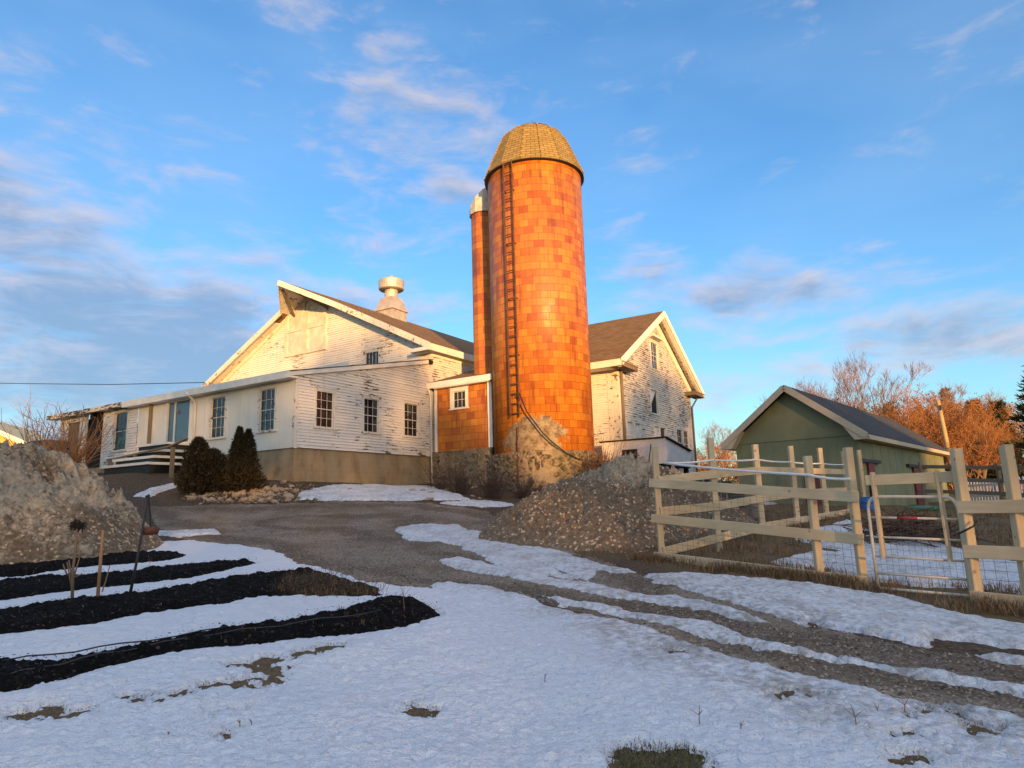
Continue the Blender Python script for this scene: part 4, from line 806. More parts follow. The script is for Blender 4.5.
# ------------------------------------------------------------------ heaps
HEAPV = []
def heap(name, c, ax, ay, h, rot, seed, material, label, cat, prof=1.5, rough=.16, snowf=None, n=230, flat=.0, clods=1000):
    th = np.linspace(0, 2*math.pi, int(n*1.6), endpoint=False); rr = np.linspace(0, 1.12, n); T, Rr = np.meshgrid(th, rr)
    x = Rr*ax*np.cos(T); y = Rr*ay*np.sin(T); cr, sr = math.cos(rot), math.sin(rot); X = c[0]+x*cr-y*sr; Y = c[1]+x*sr+y*cr
    re = Rr*(1+.16*fbm(np.cos(T)*1.4+seed, np.sin(T)*1.4, 3, seed))
    p = np.clip(1-re, -.2, 1); q = np.where(p > 0, np.clip((p-flat*0)*1.0, 0, 1)**(1/prof) if prof > 1 else p, p)
    q = np.where(p > 0, (1-(1-np.clip(p, 0, 1))**2)**.95 if prof > 1.4 else p**.95, p)
    Z = gz(X, Y)+h*q-.03+np.clip(p*4, 0, 1)*rough*(1.5*fbm(X*1.1, Y*1.1, 3, seed+5)+1.25*np.abs(fbm(X*2.6, Y*2.6, 5, seed+9))+.8*fbm(X*8, Y*8, 3, seed+3)+.45*np.abs(fbm(X*19, Y*19, 2, seed+4)))
    V = np.stack([X.ravel()-c[0], Y.ravel()-c[1], Z.ravel()-g1(*c)], 1); k = len(th); N = len(rr)
    ii = np.arange(N-1)[:, None]*k+np.arange(k)[None]; jj = np.arange(N-1)[:, None]*k+(np.arange(k)+1)[None] % k
    F = np.stack([ii, jj, jj+k, ii+k], -1).reshape(-1, 4)
    o = np_mesh(name, V, F, material); o.location = (c[0], c[1], g1(*c)); tag(o, label, cat)
    s = q*.7+.9*fbm(X*.8, Y*.8, 3, seed+40); setattr_(o, 'snowy', s.ravel())
    k_ = RNG.choice(len(V), clods, replace=False); k_ = k_[np.clip(p, -1, 1).ravel()[k_] > -.05]; HEAPV.append(V[k_]+np.array([c[0], c[1], g1(*c)]))
    return o
heap('dirty_snow_pile', (-11.9, 14.2), 4.3, 3.1, 2.25, -.05, 3, M['dirt_snow'], 'big tan pile of dirty ploughed snow at the left, behind the soil beds', 'snow pile', 1.5, .26)
heap('dirty_snow_pile', (2.75, 16.5), 3.1, 2.9, 1.62, .1, 14, M['heap_snow'], 'grey heap of dirty snow behind the gravel heap and the fence corner post', 'snow pile', 1.0, .26)
heap('gravel_heap', (1.65, 15.0), 2.7, 2.3, 1.0, .15, 23, M['heap_gravel'], 'low brown heap of gravel and wood chips in front of the silo', 'gravel heap', 1.5, .16)
# ------------------------------------------------------------------ loose stones, chips, straw (too many to count)
def tri_stuff(name, P, size, material, label, cat, up=False):
    n = len(P); s = RNG.uniform(*size, n); th = RNG.uniform(0, 2*math.pi, n); V = np.empty((n, 4, 3))
    a = np.stack([np.cos(th), np.sin(th), RNG.uniform(-.3, .3, n)], 1); b = np.stack([-np.sin(th), np.cos(th), RNG.uniform(-.3, .3, n)], 1); asp = RNG.uniform(.4, 1, n)
    V[:, 0] = P+a*s[:, None]; V[:, 1] = P+b*(s*asp)[:, None]; V[:, 2] = P-a*(s*.9)[:, None]; V[:, 3] = P+np.array([0, 0, 1])*(s*.75)[:, None]-b*(s*asp*.5)[:, None]
    F = np.array([[0, 1, 3], [1, 2, 3], [2, 0, 3]])[None]+(np.arange(n)*4)[:, None, None]
    o = np_mesh(name, V.reshape(-1, 3), F.reshape(-1, 3), material, None, False); return tag(o, label, cat, kind='stuff')
def blades(name, P, hgt, w, material, label, cat, lean=.6):
    n = len(P); h = RNG.uniform(*hgt, n); th = RNG.uniform(0, 2*math.pi, n); ln = RNG.uniform(0, lean, n)*h; t2 = RNG.uniform(0, 2*math.pi, n)
    d = np.stack([np.cos(th), np.sin(th), 0*th], 1)*w/2; L = np.stack([np.cos(t2), np.sin(t2), 0*t2], 1)*ln[:, None]; U = np.array([0, 0, 1.])
    V = np.empty((n, 5, 3)); V[:, 0] = P-d; V[:, 1] = P+d; V[:, 2] = P+d*.7+L*.35+U*(h*.6)[:, None]; V[:, 3] = P-d*.7+L*.35+U*(h*.6)[:, None]; V[:, 4] = P+L+U*(h*np.sqrt(np.clip(1-(ln/h)**2*.8, .1, 1)))[:, None]
    F = np.array([[0, 1, 2], [0, 2, 3], [3, 2, 4]])[None]+(np.arange(n)*5)[:, None, None]
    o = np_mesh(name, V.reshape(-1, 3), F.reshape(-1, 3), material, None, False); return tag(o, label, cat, kind='stuff')
def scatter(n, mask, amin=-40, amax=42, r0=3.4, r1=20, thr=0):
    f = mask.ravel(); k = np.where((f > thr) & (R_.ravel() > r0) & (R_.ravel() < r1) & (np.abs(A_.ravel()) < rad(44)))[0]
    w = (R_.ravel()[k])**1.0; k = RNG.choice(k, n, p=w/w.sum()); j = RNG.normal(0, .02, (n, 2))
    return np.stack([GX.ravel()[k]+j[:, 0], GY.ravel()[k]+j[:, 1], GZ.ravel()[k]+.02], 1)
tri_stuff('loose_gravel', scatter(16000, np.where(D_snow < .0, D_drive, -1), r0=4, r1=22), (.006, .022), M['chip'], 'loose gravel and chips over the driveway', 'gravel')
tri_stuff('clods', HEAPV[0], (.015, .065), M['clod'], 'frozen clods and lumps over the dirty snow pile at left', 'clods'); tri_stuff('clods', HEAPV[1], (.015, .06), M['clod'], 'frozen clods over the grey heap behind the fence post', 'clods'); tri_stuff('wood_chips', HEAPV[2], (.008, .028), M['chip'], 'stones and wood chips over the gravel heap', 'chips')
tri_stuff('soil_crumbs', scatter(5000, bedmax, r0=3.5, r1=14)+np.array([0, 0, .07]), (.004, .012), M['soil'], 'crumbs of black soil on the beds', 'soil')
fl = np.where((D_snow < 0) & (bedmax < 0), np.clip(grassm, 0, 1)*(GX > .3)*(R_ > 6.2)*(fbm(GX*2.5, GY*2.5, 3, 77)+.55), 0)
blades('dead_grass', scatter(15000, fl, r0=5, r1=24, thr=.45), (.04, .17), .010, M['straw'], 'dead tan grass in the pen and beside it', 'grass', 1.0)
def along(p, q, n, sp, off):
    s = RNG.uniform(0, 1, n); p = np.array(p[:2]); q = np.array(q[:2]); d = (q-p)/np.linalg.norm(q-p); nn = np.array([d[1], -d[0]])
    nn = nn if nn@(-p) > 0 else -nn
    dens = vnoise(s*np.linalg.norm(q-p)*2.2, s*0+3.3, 5)+.5
    k = RNG.uniform(0, 1, n) < dens**1.3; s = s[k]; P = p[None]+(q-p)[None]*s[:, None]+nn[None]*(off+RNG.normal(0, sp, len(s)))[:, None]
    return np.c_[P, gz(P[:, 0], P[:, 1])]
GRS = np.concatenate([along(b1+(b1-b3)*.12, b3, 9000, .12, .24), along(P4, P6, 2500, .13, .2), along(b3, P4, 700, .3, .1)])
blades('fence_grass', GRS, (.04, .19), .008, M['straw'], 'dry grass tufts along the foot of the board fence', 'grass', 1.0)
bare_all = np.max([sdist(GX, GY, poly(p)) for p in BARE], 0)
blades('thaw_grass', scatter(1500, np.where(D_snow < .02, bare_all+.03, -1), r0=2.5, r1=9), (.004, .018), .006, M['straw'], 'flattened straw in the thawed gaps of the snow', 'grass', 3.0)
gp = np.clip(sdist(GX, GY, poly([(608, 762), (640, 752), (690, 755), (718, 770), (700, 800), (610, 800)])), -1, 1)
blades('green_grass', scatter(700, gp-.02, r0=2.5, r1=6), (.012, .045), .005, M['greengrass'], 'short green grass where the snow has melted', 'grass', 1.2)
bp = np.clip(sdist(GX, GY, poly([(285, 580), (330, 575), (392, 590), (384, 603), (300, 603), (268, 594)])), -1, 1)
blades('bed_straw', scatter(420, bp, r0=4, r1=14)+np.array([0, 0, .05]), (.03, .12), .006, M['straw'], 'dead straw lying on the end of the soil bed', 'grass', 1.2)
blades('bed_debris', scatter(500, bedmax-.05, r0=3.5, r1=14)+np.array([0, 0, .06]), (.01, .06), .006, M['straw'], 'bits of straw and dead stems lying on the black beds', 'straw', 3.0)
# single dead stalks poking out of the snow
tw = [(405, 617, 590), (150, 574, 560), (700, 735, 720), (858, 735, 716), (880, 722, 712), (240, 737, 729), (252, 739, 731), (168, 747, 742), (95, 668, 655), (905, 722, 706), (545, 690, 684), (742, 741, 733)]
for i, (x, y, yt) in enumerate(tw):
    P = gpx(x, y); z = g1(*P); hgt = abs(at(x, y, P[1])[2]-at(x, yt, P[1])[2])*1.2; mb = MB(); a = RNG.uniform(0, 6); pts = [(0, 0, -.05), (.1*hgt*math.cos(a), .1*hgt*math.sin(a), hgt*.5), (.4*hgt*math.cos(a), .4*hgt*math.sin(a), hgt)]
    mb.tube(pts, .004, 4, .0015); 
    for k in range(3): mb.tube([pts[1], (pts[1][0]+RNG.normal(0, .3)*hgt, pts[1][1]+RNG.normal(0, .3)*hgt, hgt*RNG.uniform(.7, 1.0))], .0025, 3, .001)
    o = mb.build('dead_stalk', M['stick'], None); o.location = (P[0], P[1], z+.03)
    tag(o, 'thin dead weed stalk poking up through the thin snow', 'weed stalk', 'dead stalks poking through the snow')
# ------------------------------------------------------------------ rocks below the wing
def rock(seed, r):
    rr = random.Random(seed); import bmesh
    bm = bmesh.new(); bmesh.ops.create_icosphere(bm, subdivisions=2, radius=r)
    S = Vector((rr.uniform(.8, 1.3), rr.uniform(.7, 1.1), rr.uniform(.5, .8)))
    for v in bm.verts:
        d = v.co.normalized(); k = 1+.18*math.sin(d.x*4+seed)+.14*math.sin(d.y*5+seed*2)+.1*math.sin(d.z*7+seed*3); v.co = Vector((v.co.x*S.x, v.co.y*S.y, v.co.z*S.z))*k
    me = bpy.data.meshes.new('rock'); bm.to_mesh(me); bm.free(); me.materials.append(M['rock']); return me
RM = [rock(i, .16) for i in range(7)]
def put_rock(P, s, lab, grp):
    o = bpy.data.objects.new('rock', random.choice(RM)); COL.objects.link(o); o.location = (P[0], P[1], g1(P[0], P[1])+.03*s); o.rotation_euler = (random.uniform(-.4, .4), random.uniform(-.4, .4), random.uniform(0, 6)); o.scale = (s, s, s*random.uniform(.8, 1.1))
    tag(o, lab, 'rock', grp)
for i in range(170):
    x = random.triangular(178, 322, 258); y = random.triangular(482, 505, 496); put_rock(gpx(x, y), random.choice((.3, .4, .5, .6, .8))*random.uniform(.8, 1.2), 'pale brown rock in the rubble strip at the foot of the white wing', 'rocks below the white wing')
for i in range(12):
    x = random.uniform(325, 480); y = random.uniform(487, 502); put_rock(gpx(x, y), random.uniform(.4, .9), 'stone lying in the snow strip below the tan foundation', 'stones in the snow below the foundation')
tri_stuff('rubble', np.array([[*(q := gpx(random.triangular(176, 330, 255), random.uniform(484, 504))), g1(*q)+.02] for _ in range(900)]), (.03, .09), M['rock'], 'small rubble between the rocks below the wing', 'rubble')
for (x, y, s) in ((500, 526, .9), (437, 508, .6), (570, 526, .5)):
    put_rock(gpx(x, y), s, 'lone stone on the gravel near the driveway', 'lone stones by the driveway')
# ------------------------------------------------------------------ steps and handrail at the glass door
st = empty('entry_steps', BF.w(-8.6, -.7, 2.9), -BT, label='white wooden steps with a weathered handrail below the glass door', cat='steps')
def stl(x, y, z): return (x+8.6, y+.7, z-2.9)
zs = [4.38, 4.12, 3.86, 3.6]
mb = MB(); mb.box(stl(-8.2, -1.05, 2.6), stl(-6.2, -.06, 4.32)); ld = mb.build('landing', M['iron'], st); mb = MB(); mb.box(stl(-8.3, -1.14, 4.321), stl(-6.15, -.05, 4.41)); mb.build('tread', M['trim'], ld)
for i, zv in enumerate(zs[1:]):
    x1 = -8.25-.42*(i+1); y1 = -1.1-.22*(i+1); mb = MB(); mb.box(stl(x1+.06, y1+.05, 2.5), stl(-6.2, -.06, zv-.1)); sp = mb.build('step', M['iron'], st)
    mb = MB(); mb.box(stl(x1-.04, y1-.05, zv-.099), stl(-6.15, -.05, zv)); mb.build('tread', M['trim'], sp)
pl = [BF.px(171, 482, y=-1.42), BF.px(134, 480, y=-1.42), BF.px(110, 476, y=-1.42)]; tp = [BF.px(171, 447.5, y=-1.42)[2], BF.px(134, 454, y=-1.42)[2], BF.px(110, 459, y=-1.42)[2]]
for p, t_ in zip(pl, tp): mb = MB(); mb.bar(stl(p[0], -1.42, 2.5), stl(p[0], -1.42, t_), .13, .13, (0, 1, 0)); mb.build('post', M['weather'], st)
e = BF.px(187, 439, y=-1.42); s_ = BF.px(108, 461, y=-1.42); md = BF.px(171, 447, y=-1.42)
mb = MB(); mb.bar(stl(s_[0], -1.42, s_[2]+.03), stl(md[0], -1.42, md[2]+.03), .12, .07); mb.bar(stl(md[0], -1.42, md[2]+.03), stl(e[0], -1.42, e[2]+.03), .12, .07); mb.build('handrail', M['weather'], st)
mb = MB(); w0 = BF.px(110, 466, y=-1.6); mb.box(stl(w0[0], -2.3, 2.2), stl(-9.9, -1.5, BF.px(140, 478, y=-1.6)[2])); mb.build('kerb', M['trim_worn'], st)
# ------------------------------------------------------------------ plants
def leaf_cloud(P, N, size, aspect=2.2):
    n = len(P); s = RNG.uniform(*size, n); r = RNG.normal(0, 1, (n, 3)); d = N+r*.55; d /= np.linalg.norm(d, axis=1)[:, None]
    a = np.cross(d, RNG.normal(0, 1, (n, 3))); a /= np.linalg.norm(a, axis=1)[:, None]
    V = np.empty((n, 4, 3)); V[:, 0] = P-a*(s*.4)[:, None]; V[:, 1] = P+d*(s*aspect*.5)[:, None]; V[:, 2] = P+a*(s*.4)[:, None]; V[:, 3] = P+d*(s*aspect)[:, None]+a*(s*.1)[:, None]
    F = np.array([[0, 2, 1], [0, 1, 3], [2, 3, 1]])[None]+(np.arange(n)*4)[:, None, None]
    return V.reshape(-1, 3), F.reshape(-1, 3)
def shrub(name, pos, lobes, label, n=9000, size=(.03, .07)):
    e = empty(name, (pos[0], pos[1], g1(*pos)), label=label, cat='shrub'); Vs = []; Fs = []; o = 0; tot = sum(l[3]*l[4] for l in lobes)
    for cx_, cy_, z0, r, h, pw in lobes:
        k = int(n*r*h/tot); t = RNG.uniform(0, 1, k)**.8; th = RNG.uniform(0, 2*math.pi, k); prof = np.clip(1-t, 0, 1)**pw*(.6+.4*np.minimum(1, t*6)); lump = 1+.42*fbm(th*2.2, t*7, 3, int(cx_*10)+5)
        R = r*prof*lump*RNG.uniform(.55, 1.12, k); P = np.stack([cx_+R*np.cos(th), cy_+R*np.sin(th), z0+t*h], 1); N = np.stack([np.cos(th)*.9, np.sin(th)*.9, .5+t], 1)
        V, F = leaf_cloud(P, N, size); Vs.append(V); Fs.append(F+o); o += len(V)
    np_mesh('foliage', np.concatenate(Vs), np.concatenate(Fs), M['evergreen'], e, False)
    mb = MB()
    for cx_, cy_, z0, r, h, pw in lobes: mb.tube([(cx_*.5, cy_*.5, -.2), (cx_, cy_, z0+h*.9)], .06, 6, .01)
    mb.build('stem', M['bark'], e); return e
shrub('evergreen_shrub', gpx(203, 493), [(-.22, 0, 0, .70, 1.78, .55), (.15, .05, 0, .80, 1.4, .42), (.55, .0, 0, .60, .85, .4)], 'dark bushy evergreen with a sloping top beside the steps', 11000)
shrub('evergreen_shrub', gpx(241, 491), [(-.13, 0, 0, .50, 2.08, .75), (.14, .08, 0, .50, 2.0, .75), (.05, -.1, 0, .78, 1.0, .4)], 'dark evergreen with two pointed tips below the corner windows', 11000)
def branches(mb, p, d, L, r, lev, maxlev, R_, spread, nseg=4, kids=(3, 5), upb=.12, stats=None):
    pts = [np.array(p)]; d = np.array(d, float); d /= np.linalg.norm(d)
    for i in range(nseg):
        d = d+R_.normal(0, .10+.03*lev, 3)+np.array([0, 0, upb*(.4+.3*lev)]); d /= np.linalg.norm(d); pts.append(pts[-1]+d*L/nseg)
    mb[0 if lev < 2 else 1].tube(pts, r, 6 if lev < 1 else (4 if lev < 2 else 3), r*(.45 if lev < maxlev else .35))
    if lev >= maxlev: return
    n = R_.integers(*kids) + (2 if lev == 0 else 0)
    for k in range(n):
        t = R_.uniform(.35 if lev else .3, 1.0); i = min(int(t*nseg), nseg-1); q = pts[i]+(pts[i+1]-pts[i])*(t*nseg-i)
        dd = pts[i+1]-pts[i]; dd /= np.linalg.norm(dd); s = R_.normal(0, 1, 3); s -= dd*(s@dd); s /= np.linalg.norm(s)
        nd = dd*math.cos(spread)+s*math.sin(spread)*R_.uniform(.7, 1.2)
        branches(mb, q, nd, L*R_.uniform(.45, .7)*(1-.25*(t-.5)), max(r*.55*(1-.4*t), .013), lev+1, maxlev, R_, spread, max(2, nseg-1), kids, upb)
def tree_proto(seed, H, r=.22, forks=3, spread=.6, maxlev=5, kids=(3, 6), twig='twig', minr=.013, leaves=0):
    R0 = np.random.default_rng(seed); A = MB(); B = MB(); base = H*.16
    A.tube([(0, 0, -.4), (0, 0, base*.5), (.05, .03, base)], r*1.25, 8, r)
    for f in range(forks):
        a = 2*math.pi*f/forks+R0.uniform(-.5, .5); tl = R0.uniform(.12, .42)
        branches((A, B), (.05, .03, base-.05), (math.cos(a)*tl, math.sin(a)*tl, 1), H*R0.uniform(.42, .55), r*.62, 1, maxlev, R0, spread, 5, kids, .13)
    B.v = B.v
    e = empty('bare_tree', (0, 0, 0)); A.build('trunk', M['bark'], e); c = B.build('crown', M[twig], e)
    if leaves:
        V = np.array(B.v); k = R0.choice(len(V), leaves); V2, F2 = leaf_cloud(V[k]+R0.normal(0, .12, (leaves, 3)), R0.normal(0, 1, (leaves, 3)), (.07, .16), 1.6); np_mesh('leaves', V2, F2, M['oak'], e, False)
    return e
protos = [tree_proto(1, 12, .2, 3, .62, 5, (4, 7), 'twig_red', leaves=900), tree_proto(2, 14, .24, 4, .55, 5, (4, 7), 'twig_grey'), tree_proto(5, 11, .17, 4, .7, 5, (3, 6), 'twig', leaves=1700), tree_proto(8, 10, .14, 5, .5, 5, (3, 5), 'twig_red', leaves=2300)]
KIND = ['bare tree with russet twigs', 'tall bare grey tree with an open branching crown', 'spreading bare tree with a few rusty leaves', 'bushy young tree full of rusty orange leaves']
used = set()
PH = [max(v.co.z for c in p.children for v in c.data.vertices)*.98 for p in protos]
def put_tree(k, px, Y, H, label, rz=None, wide=1.0):
    p = at(px, 480, Y); base = (12, 14, 11, 10)[k]; top = {0: 1.15, 1: 1.15, 2: 1.15, 3: 1.15}[k]; s = H/PH[k]
    rz = random.uniform(0, 6.28) if rz is None else rz; loc = (p[0], p[1], g1(p[0], p[1])-.1)
    if k in used: o = dup(protos[k], loc, rz, (s*wide, s*wide, s))
    else: o = protos[k]; used.add(k); o.location = loc; o.rotation_euler = (0, 0, rz); o.scale = (s*wide, s*wide, s)
    o['label'] = label; o['category'] = 'tree'; o['group'] = 'bare trees behind the green shed'; return o
def toph(px, y, Y): return at(px, y, Y)[2]-g1(at(px, 480, Y)[0], Y)
T_ = [(1, 884, 348, 60, 'tallest bare tree, grey-brown crown rising above the shed roof', 1.0), (1, 800, 377, 74, 'pale bare tree behind the ridge of the green shed', 1.1), (1, 836, 380, 80, 'slim grey tree between the shed ridge and the tallest tree', .9),
 (0, 905, 385, 55, 'russet bare tree just right of the tallest tree', 1.1), (2, 868, 415, 50, 'low spreading orange tree against the shed roof', 1.2), (2, 925, 402, 58, 'orange crowned tree left of the yellow utility pole', 1.2), (0, 962, 390, 56, 'pale limbed tree right behind the yellow utility pole', 1.1), (3, 945, 410, 52, 'bushy rusty tree at the foot of the utility pole', 1.3),
 (2, 985, 395, 54, 'broad orange tree between the utility pole and the pine', 1.2), (3, 905, 425, 46, 'low rusty thicket tree above the far end of the shed', 1.5), (0, 1002, 405, 50, 'russet tree in front of the dark pine', 1.0), (1, 975, 375, 75, 'grey twigged tree top showing behind the orange trees', 1.1), (3, 972, 435, 44, 'low rusty bush tree above the white picket fence', 1.6), (3, 1012, 430, 44, 'rusty bush tree at the right edge under the pine', 1.4),
 (1, 728, 418, 72, 'small grey bare tree between the house and the green shed', 1.1), (3, 712, 440, 60, 'rusty tree close to the house corner', 1.2), (3, 735, 446, 58, 'rusty tree close to the left eave of the shed', 1.2), (2, 700, 445, 80, 'far orange tree beside the house downspout', 1.2), (2, 842, 395, 66, 'orange twigged tree behind the middle of the shed roof', 1.1), (0, 1050, 390, 60, 'russet tree beyond the pine at the right', 1.1), (2, 1085, 400, 52, 'orange tree outside the right edge', 1.1)]
for k, px, y, Y, lab, w in T_: put_tree(k, px, Y, toph(px, y, Y), lab, None, w)
for i, (px, y, Y) in enumerate(((915, 412, 72), (938, 404, 78), (890, 410, 74), (956, 408, 70), (995, 402, 74), (866, 404, 80), (1015, 398, 78), (980, 412, 68), (930, 424, 64), (858, 430, 60), (895, 432, 56), (880, 402, 64), (945, 398, 66), (905, 396, 68), (968, 396, 62), (1008, 410, 58), (850, 404, 70), (925, 392, 82))):
    o = put_tree((0, 2, 3)[i % 3], px, Y, toph(px, y, Y), 'orange-lit tree in the thick of the wood right of the shed', None, 1.35); o['group'] = 'trees in the thick of the wood'
def pine(px, y, Y, label, seed, wd=.26):
    H = toph(px, y, Y); p = at(px, 480, Y); R0 = np.random.default_rng(seed); e = empty('pine_tree', (p[0], p[1], g1(p[0], p[1])), label=label, cat='tree', group='pines behind the orange wood'); A = MB(); A.tube([(0, 0, -.3), (.05, 0, H*.5), (0, 0, H)], .26, 8, .03); Ps = []; Ns = []
    z = H*.12
    while z < H*.98:
        t = z/H; L = H*wd*(1-t)**.75*R0.uniform(.6, 1.1)+.25; a = R0.uniform(0, 6.28)
        for q in range(R0.integers(3, 6)):
            a += 6.28/4.5+R0.normal(0, .3); l = L*R0.uniform(.55, 1.1); d = np.array([math.cos(a), math.sin(a), .12+.3*t]); A.tube([(0, 0, z), d*l*.6+np.array([0, 0, z]), d*l+np.array([0, 0, z+.1*l])], .05, 4, .01)
            k = int(30+l*55); s = R0.uniform(.25, 1.05, k); Ps.append(np.array([0, 0, z])+d[None]*(l*s)[:, None]+R0.normal(0, .09+.05*l, (k, 3))*np.array([1, 1, .5])); Ns.append(np.tile(d*.6+np.array([0, 0, .5]), (k, 1)))
        z += H*.035*R0.uniform(.7, 1.3)
    A.build('trunk', M['bark'], e); V, F = leaf_cloud(np.concatenate(Ps), np.concatenate(Ns), (.10, .2), 2.6); np_mesh('needles', V, F, M['pine'], e, False)
pine(1060, 356, 42, 'big dark pine at the right edge of the photo', 3, .3); pine(984, 398, 68, 'dark pine top behind the orange trees near the utility pole', 4); pine(958, 388, 84, 'farther pine top showing above the orange wood', 5, .2); pine(1008, 402, 60, 'dark green pine beside the big pine', 6, .3); pine(898, 402, 82, 'small dark pine top right of the tallest bare tree', 7, .2)
# bare thicket by the left end of the wing
def bare_bush(name, pos, n, H, sp, material, label, seed, r=.02, cat='bush', sub=5):
    R0 = np.random.default_rng(seed); e = empty(name, (pos[0], pos[1], g1(*pos)), label=label, cat=cat); A = MB()
    for i in range(n):
        a = R0.uniform(0, 6.28); l = H*R0.uniform(.55, 1.05); t = R0.uniform(.1, sp); d = np.array([math.cos(a)*t, math.sin(a)*t, 1]); d /= np.linalg.norm(d); p = np.array([R0.normal(0, .15*sp), R0.normal(0, .15*sp), -.1]); pts = [p]
        for k in range(5): d = d+R0.normal(0, .1, 3); d /= np.linalg.norm(d); pts.append(pts[-1]+d*l/5)
        A.tube(pts, r, 4, r*.35)
        for k in range(sub):
            j = R0.integers(1, 5); s = R0.normal(0, .5, 3)+d; s /= np.linalg.norm(s); q = pts[j]+s*l*R0.uniform(.1, .22); A.tube([pts[j], q, q+(s+R0.normal(0, .4, 3))*l*R0.uniform(.08, .2)], r*.55, 3, r*.25)
    A.build('stems', M[material], e); return e
pb = at(70, 462, 27); bare_bush('bare_bush', pb[:2], 46, 3.0, .75, 'twig_red', 'leafless bush with fanned reddish stems at the far end of the wing', 5, .022)
pb = at(38, 455, 31); bare_bush('bare_bush', pb[:2], 30, 3.6, .9, 'twig_grey', 'leafless grey bush behind the dirty pile at far left', 6, .02)
pb = at(600, 470, 26.3); bare_bush('bramble_bush', pb[:2], 150, 1.9, .7, 'brush', 'dense dark brown bramble bush at the right foot of the silo', 8, .016, 'bush', 8)
pb = at(612, 470, 27.5); bare_bush('bramble_bush', pb[:2], 50, 2.6, 1.1, 'brush', 'thin arching brambles beside the farmhouse wall', 9, .012)
for i, (x, y, n_, h) in enumerate(((462, 494, 70, 1.3), (492, 498, 70, 1.3), (524, 499, 60, 1.1), (442, 490, 40, 1.4))):
    pb = gpx(x, y); bare_bush('bramble_bush', pb, n_, h, 1.0, 'brush', ('reddish brown bramble patch in front of the tile passage', 'bramble patch where the passage meets the silo', 'low bramble patch at the front of the silo base', 'thin bramble beside the barn corner downspout')[i], 20+i, .010)
n = 16000; fx = RNG.uniform(-20, 150, n); fy = RNG.uniform(95, 112, n); fh = 5.5+2.2*fbm(fx*.12, fx*0, 3, 55); fz = gz(fx, fy)+RNG.uniform(0, 1, n)**1.1*fh
V, F = leaf_cloud(np.stack([fx, fy, fz], 1), RNG.normal(0, 1, (n, 3)), (.25, .7), 2.0); tag(np_mesh('distant_wood', V, F, M['oak'], None, False), 'far belt of russet woodland beyond the pasture', 'woods', kind='stuff')
# ------------------------------------------------------------------ poles, wires
def pole(px, yt, Y, r, label, lean=.0, mat_='pole'):
    b = at(px, 480, Y); t = at(px, yt, Y); z0 = g1(b[0], b[1]); e = empty('utility_pole', (b[0], b[1], z0), label=label, cat='utility pole')
    mb = MB(); mb.tube([(0, 0, -.5), (lean*.5, 0, (t[2]-z0)*.5), (lean, 0, t[2]-z0)], r, 10, r*.75); mb.build('shaft', M[mat_], e, True)
    mb = MB(); mb.box((lean-.25, -.05, t[2]-z0-.35), (lean+.25, .05, t[2]-z0-.25)); mb.tube([(lean, -.2, t[2]-z0-.7), (lean, -.2, t[2]-z0-.35)], .05, 8); mb.build('bracket', M['iron'], e); return e
pole(955.5, 400, 46, .17, 'sunlit yellow utility pole standing in front of the orange wood', -.42)
wl = [at(-60, 382, 60), at(20, 383.6, 56), at(110, 384.5, 52), at(206, 382.5, 48), at(300, 376, 44)]
mb = MB(); mb.tube(wl, .03, 5); tag(mb.build('overhead_wire', M['cable'], None), 'dark overhead wire crossing the sky left of the barn', 'wire')
wl = [at(838, 452, 46), at(900, 453, 46), at(958, 455.5, 46), at(1050, 452, 40)]
mb = MB(); mb.tube(wl, .015, 4); tag(mb.build('overhead_wire', M['cable'], None), 'thin low wire crossing in front of the orange wood at right', 'wire')
# ------------------------------------------------------------------ yellow barn and parked car far left
YF = Frame(at(31, 447, 62), rad(14))
yb_ = empty('yellow_barn', YF.w(0, 0, 0), rad(14), label='sunlit yellow barn gable far left behind the dirty pile', cat='barn')
rz_ = at(31, 444, 62)[2]; pk_ = at(-40, 415, 62)[2]
mb = MB(); mb.prism([(-13, 0, 0), (0, 0, 0), (0, 0, rz_-.3), (-6.5, 0, pk_-.3), (-13, 0, rz_-.3)], (0, 14, 0)); mb.build('wall', M['yellow'], yb_)
mb = MB(); mb.prism([(.4, -.5, rz_-.45), (.4, 14.4, rz_-.45), (-6.5, 14.4, pk_), (-6.5, -.5, pk_)], (0, 0, .2)); mb.prism([(-13.4, 14.4, rz_-.45), (-13.4, -.5, rz_-.45), (-6.5, -.5, pk_), (-6.5, 14.4, pk_)], (0, 0, .2)); mb.build('roof', M['yroof'], yb_)
mb = MB(); mb.bar((.42, -.53, rz_-.35), (-6.5, -.53, pk_+.08), .05, .4); mb.bar((-13.42, -.53, rz_-.35), (-6.5, -.53, pk_+.08), .05, .4); mb.build('rake_board', M['trim'], yb_)
cp_ = at(46, 452, 33); cz = at(46, 440.5, 33)[2]-1.5
car = empty('parked_car', (cp_[0], cp_[1], cz), rad(8), label='dark car parked behind the dirty pile, only its roof showing', cat='car')
import bmesh
def loft_body(secs):
    mb = MB(); n = len(secs[0]); o = [p for s in secs for p in s]; mb.add(o, [(i*n+k, i*n+(k+1) % n, (i+1)*n+(k+1) % n, (i+1)*n+k) for i in range(len(secs)-1) for k in range(n)]+[tuple(range(n-1, -1, -1)), tuple(range((len(secs)-1)*n, len(secs)*n))]); return mb
def csec(x, w, z0, z1): return [(x, -w, z0+.1), (x, -w*.9, z0), (x, w*.9, z0), (x, w, z0+.1), (x, w, z1-.15), (x, w*.9, z1), (x, -w*.9, z1), (x, -w, z1-.15)]
loft_body([csec(-2.2, .75, .35, .75), csec(-2.0, .88, .22, .9), csec(-.9, .9, .2, 1.0), csec(1.2, .9, .2, 1.0), csec(2.0, .88, .22, .95), csec(2.2, .78, .35, .8)]).build('body', M['carpaint'], car, True)
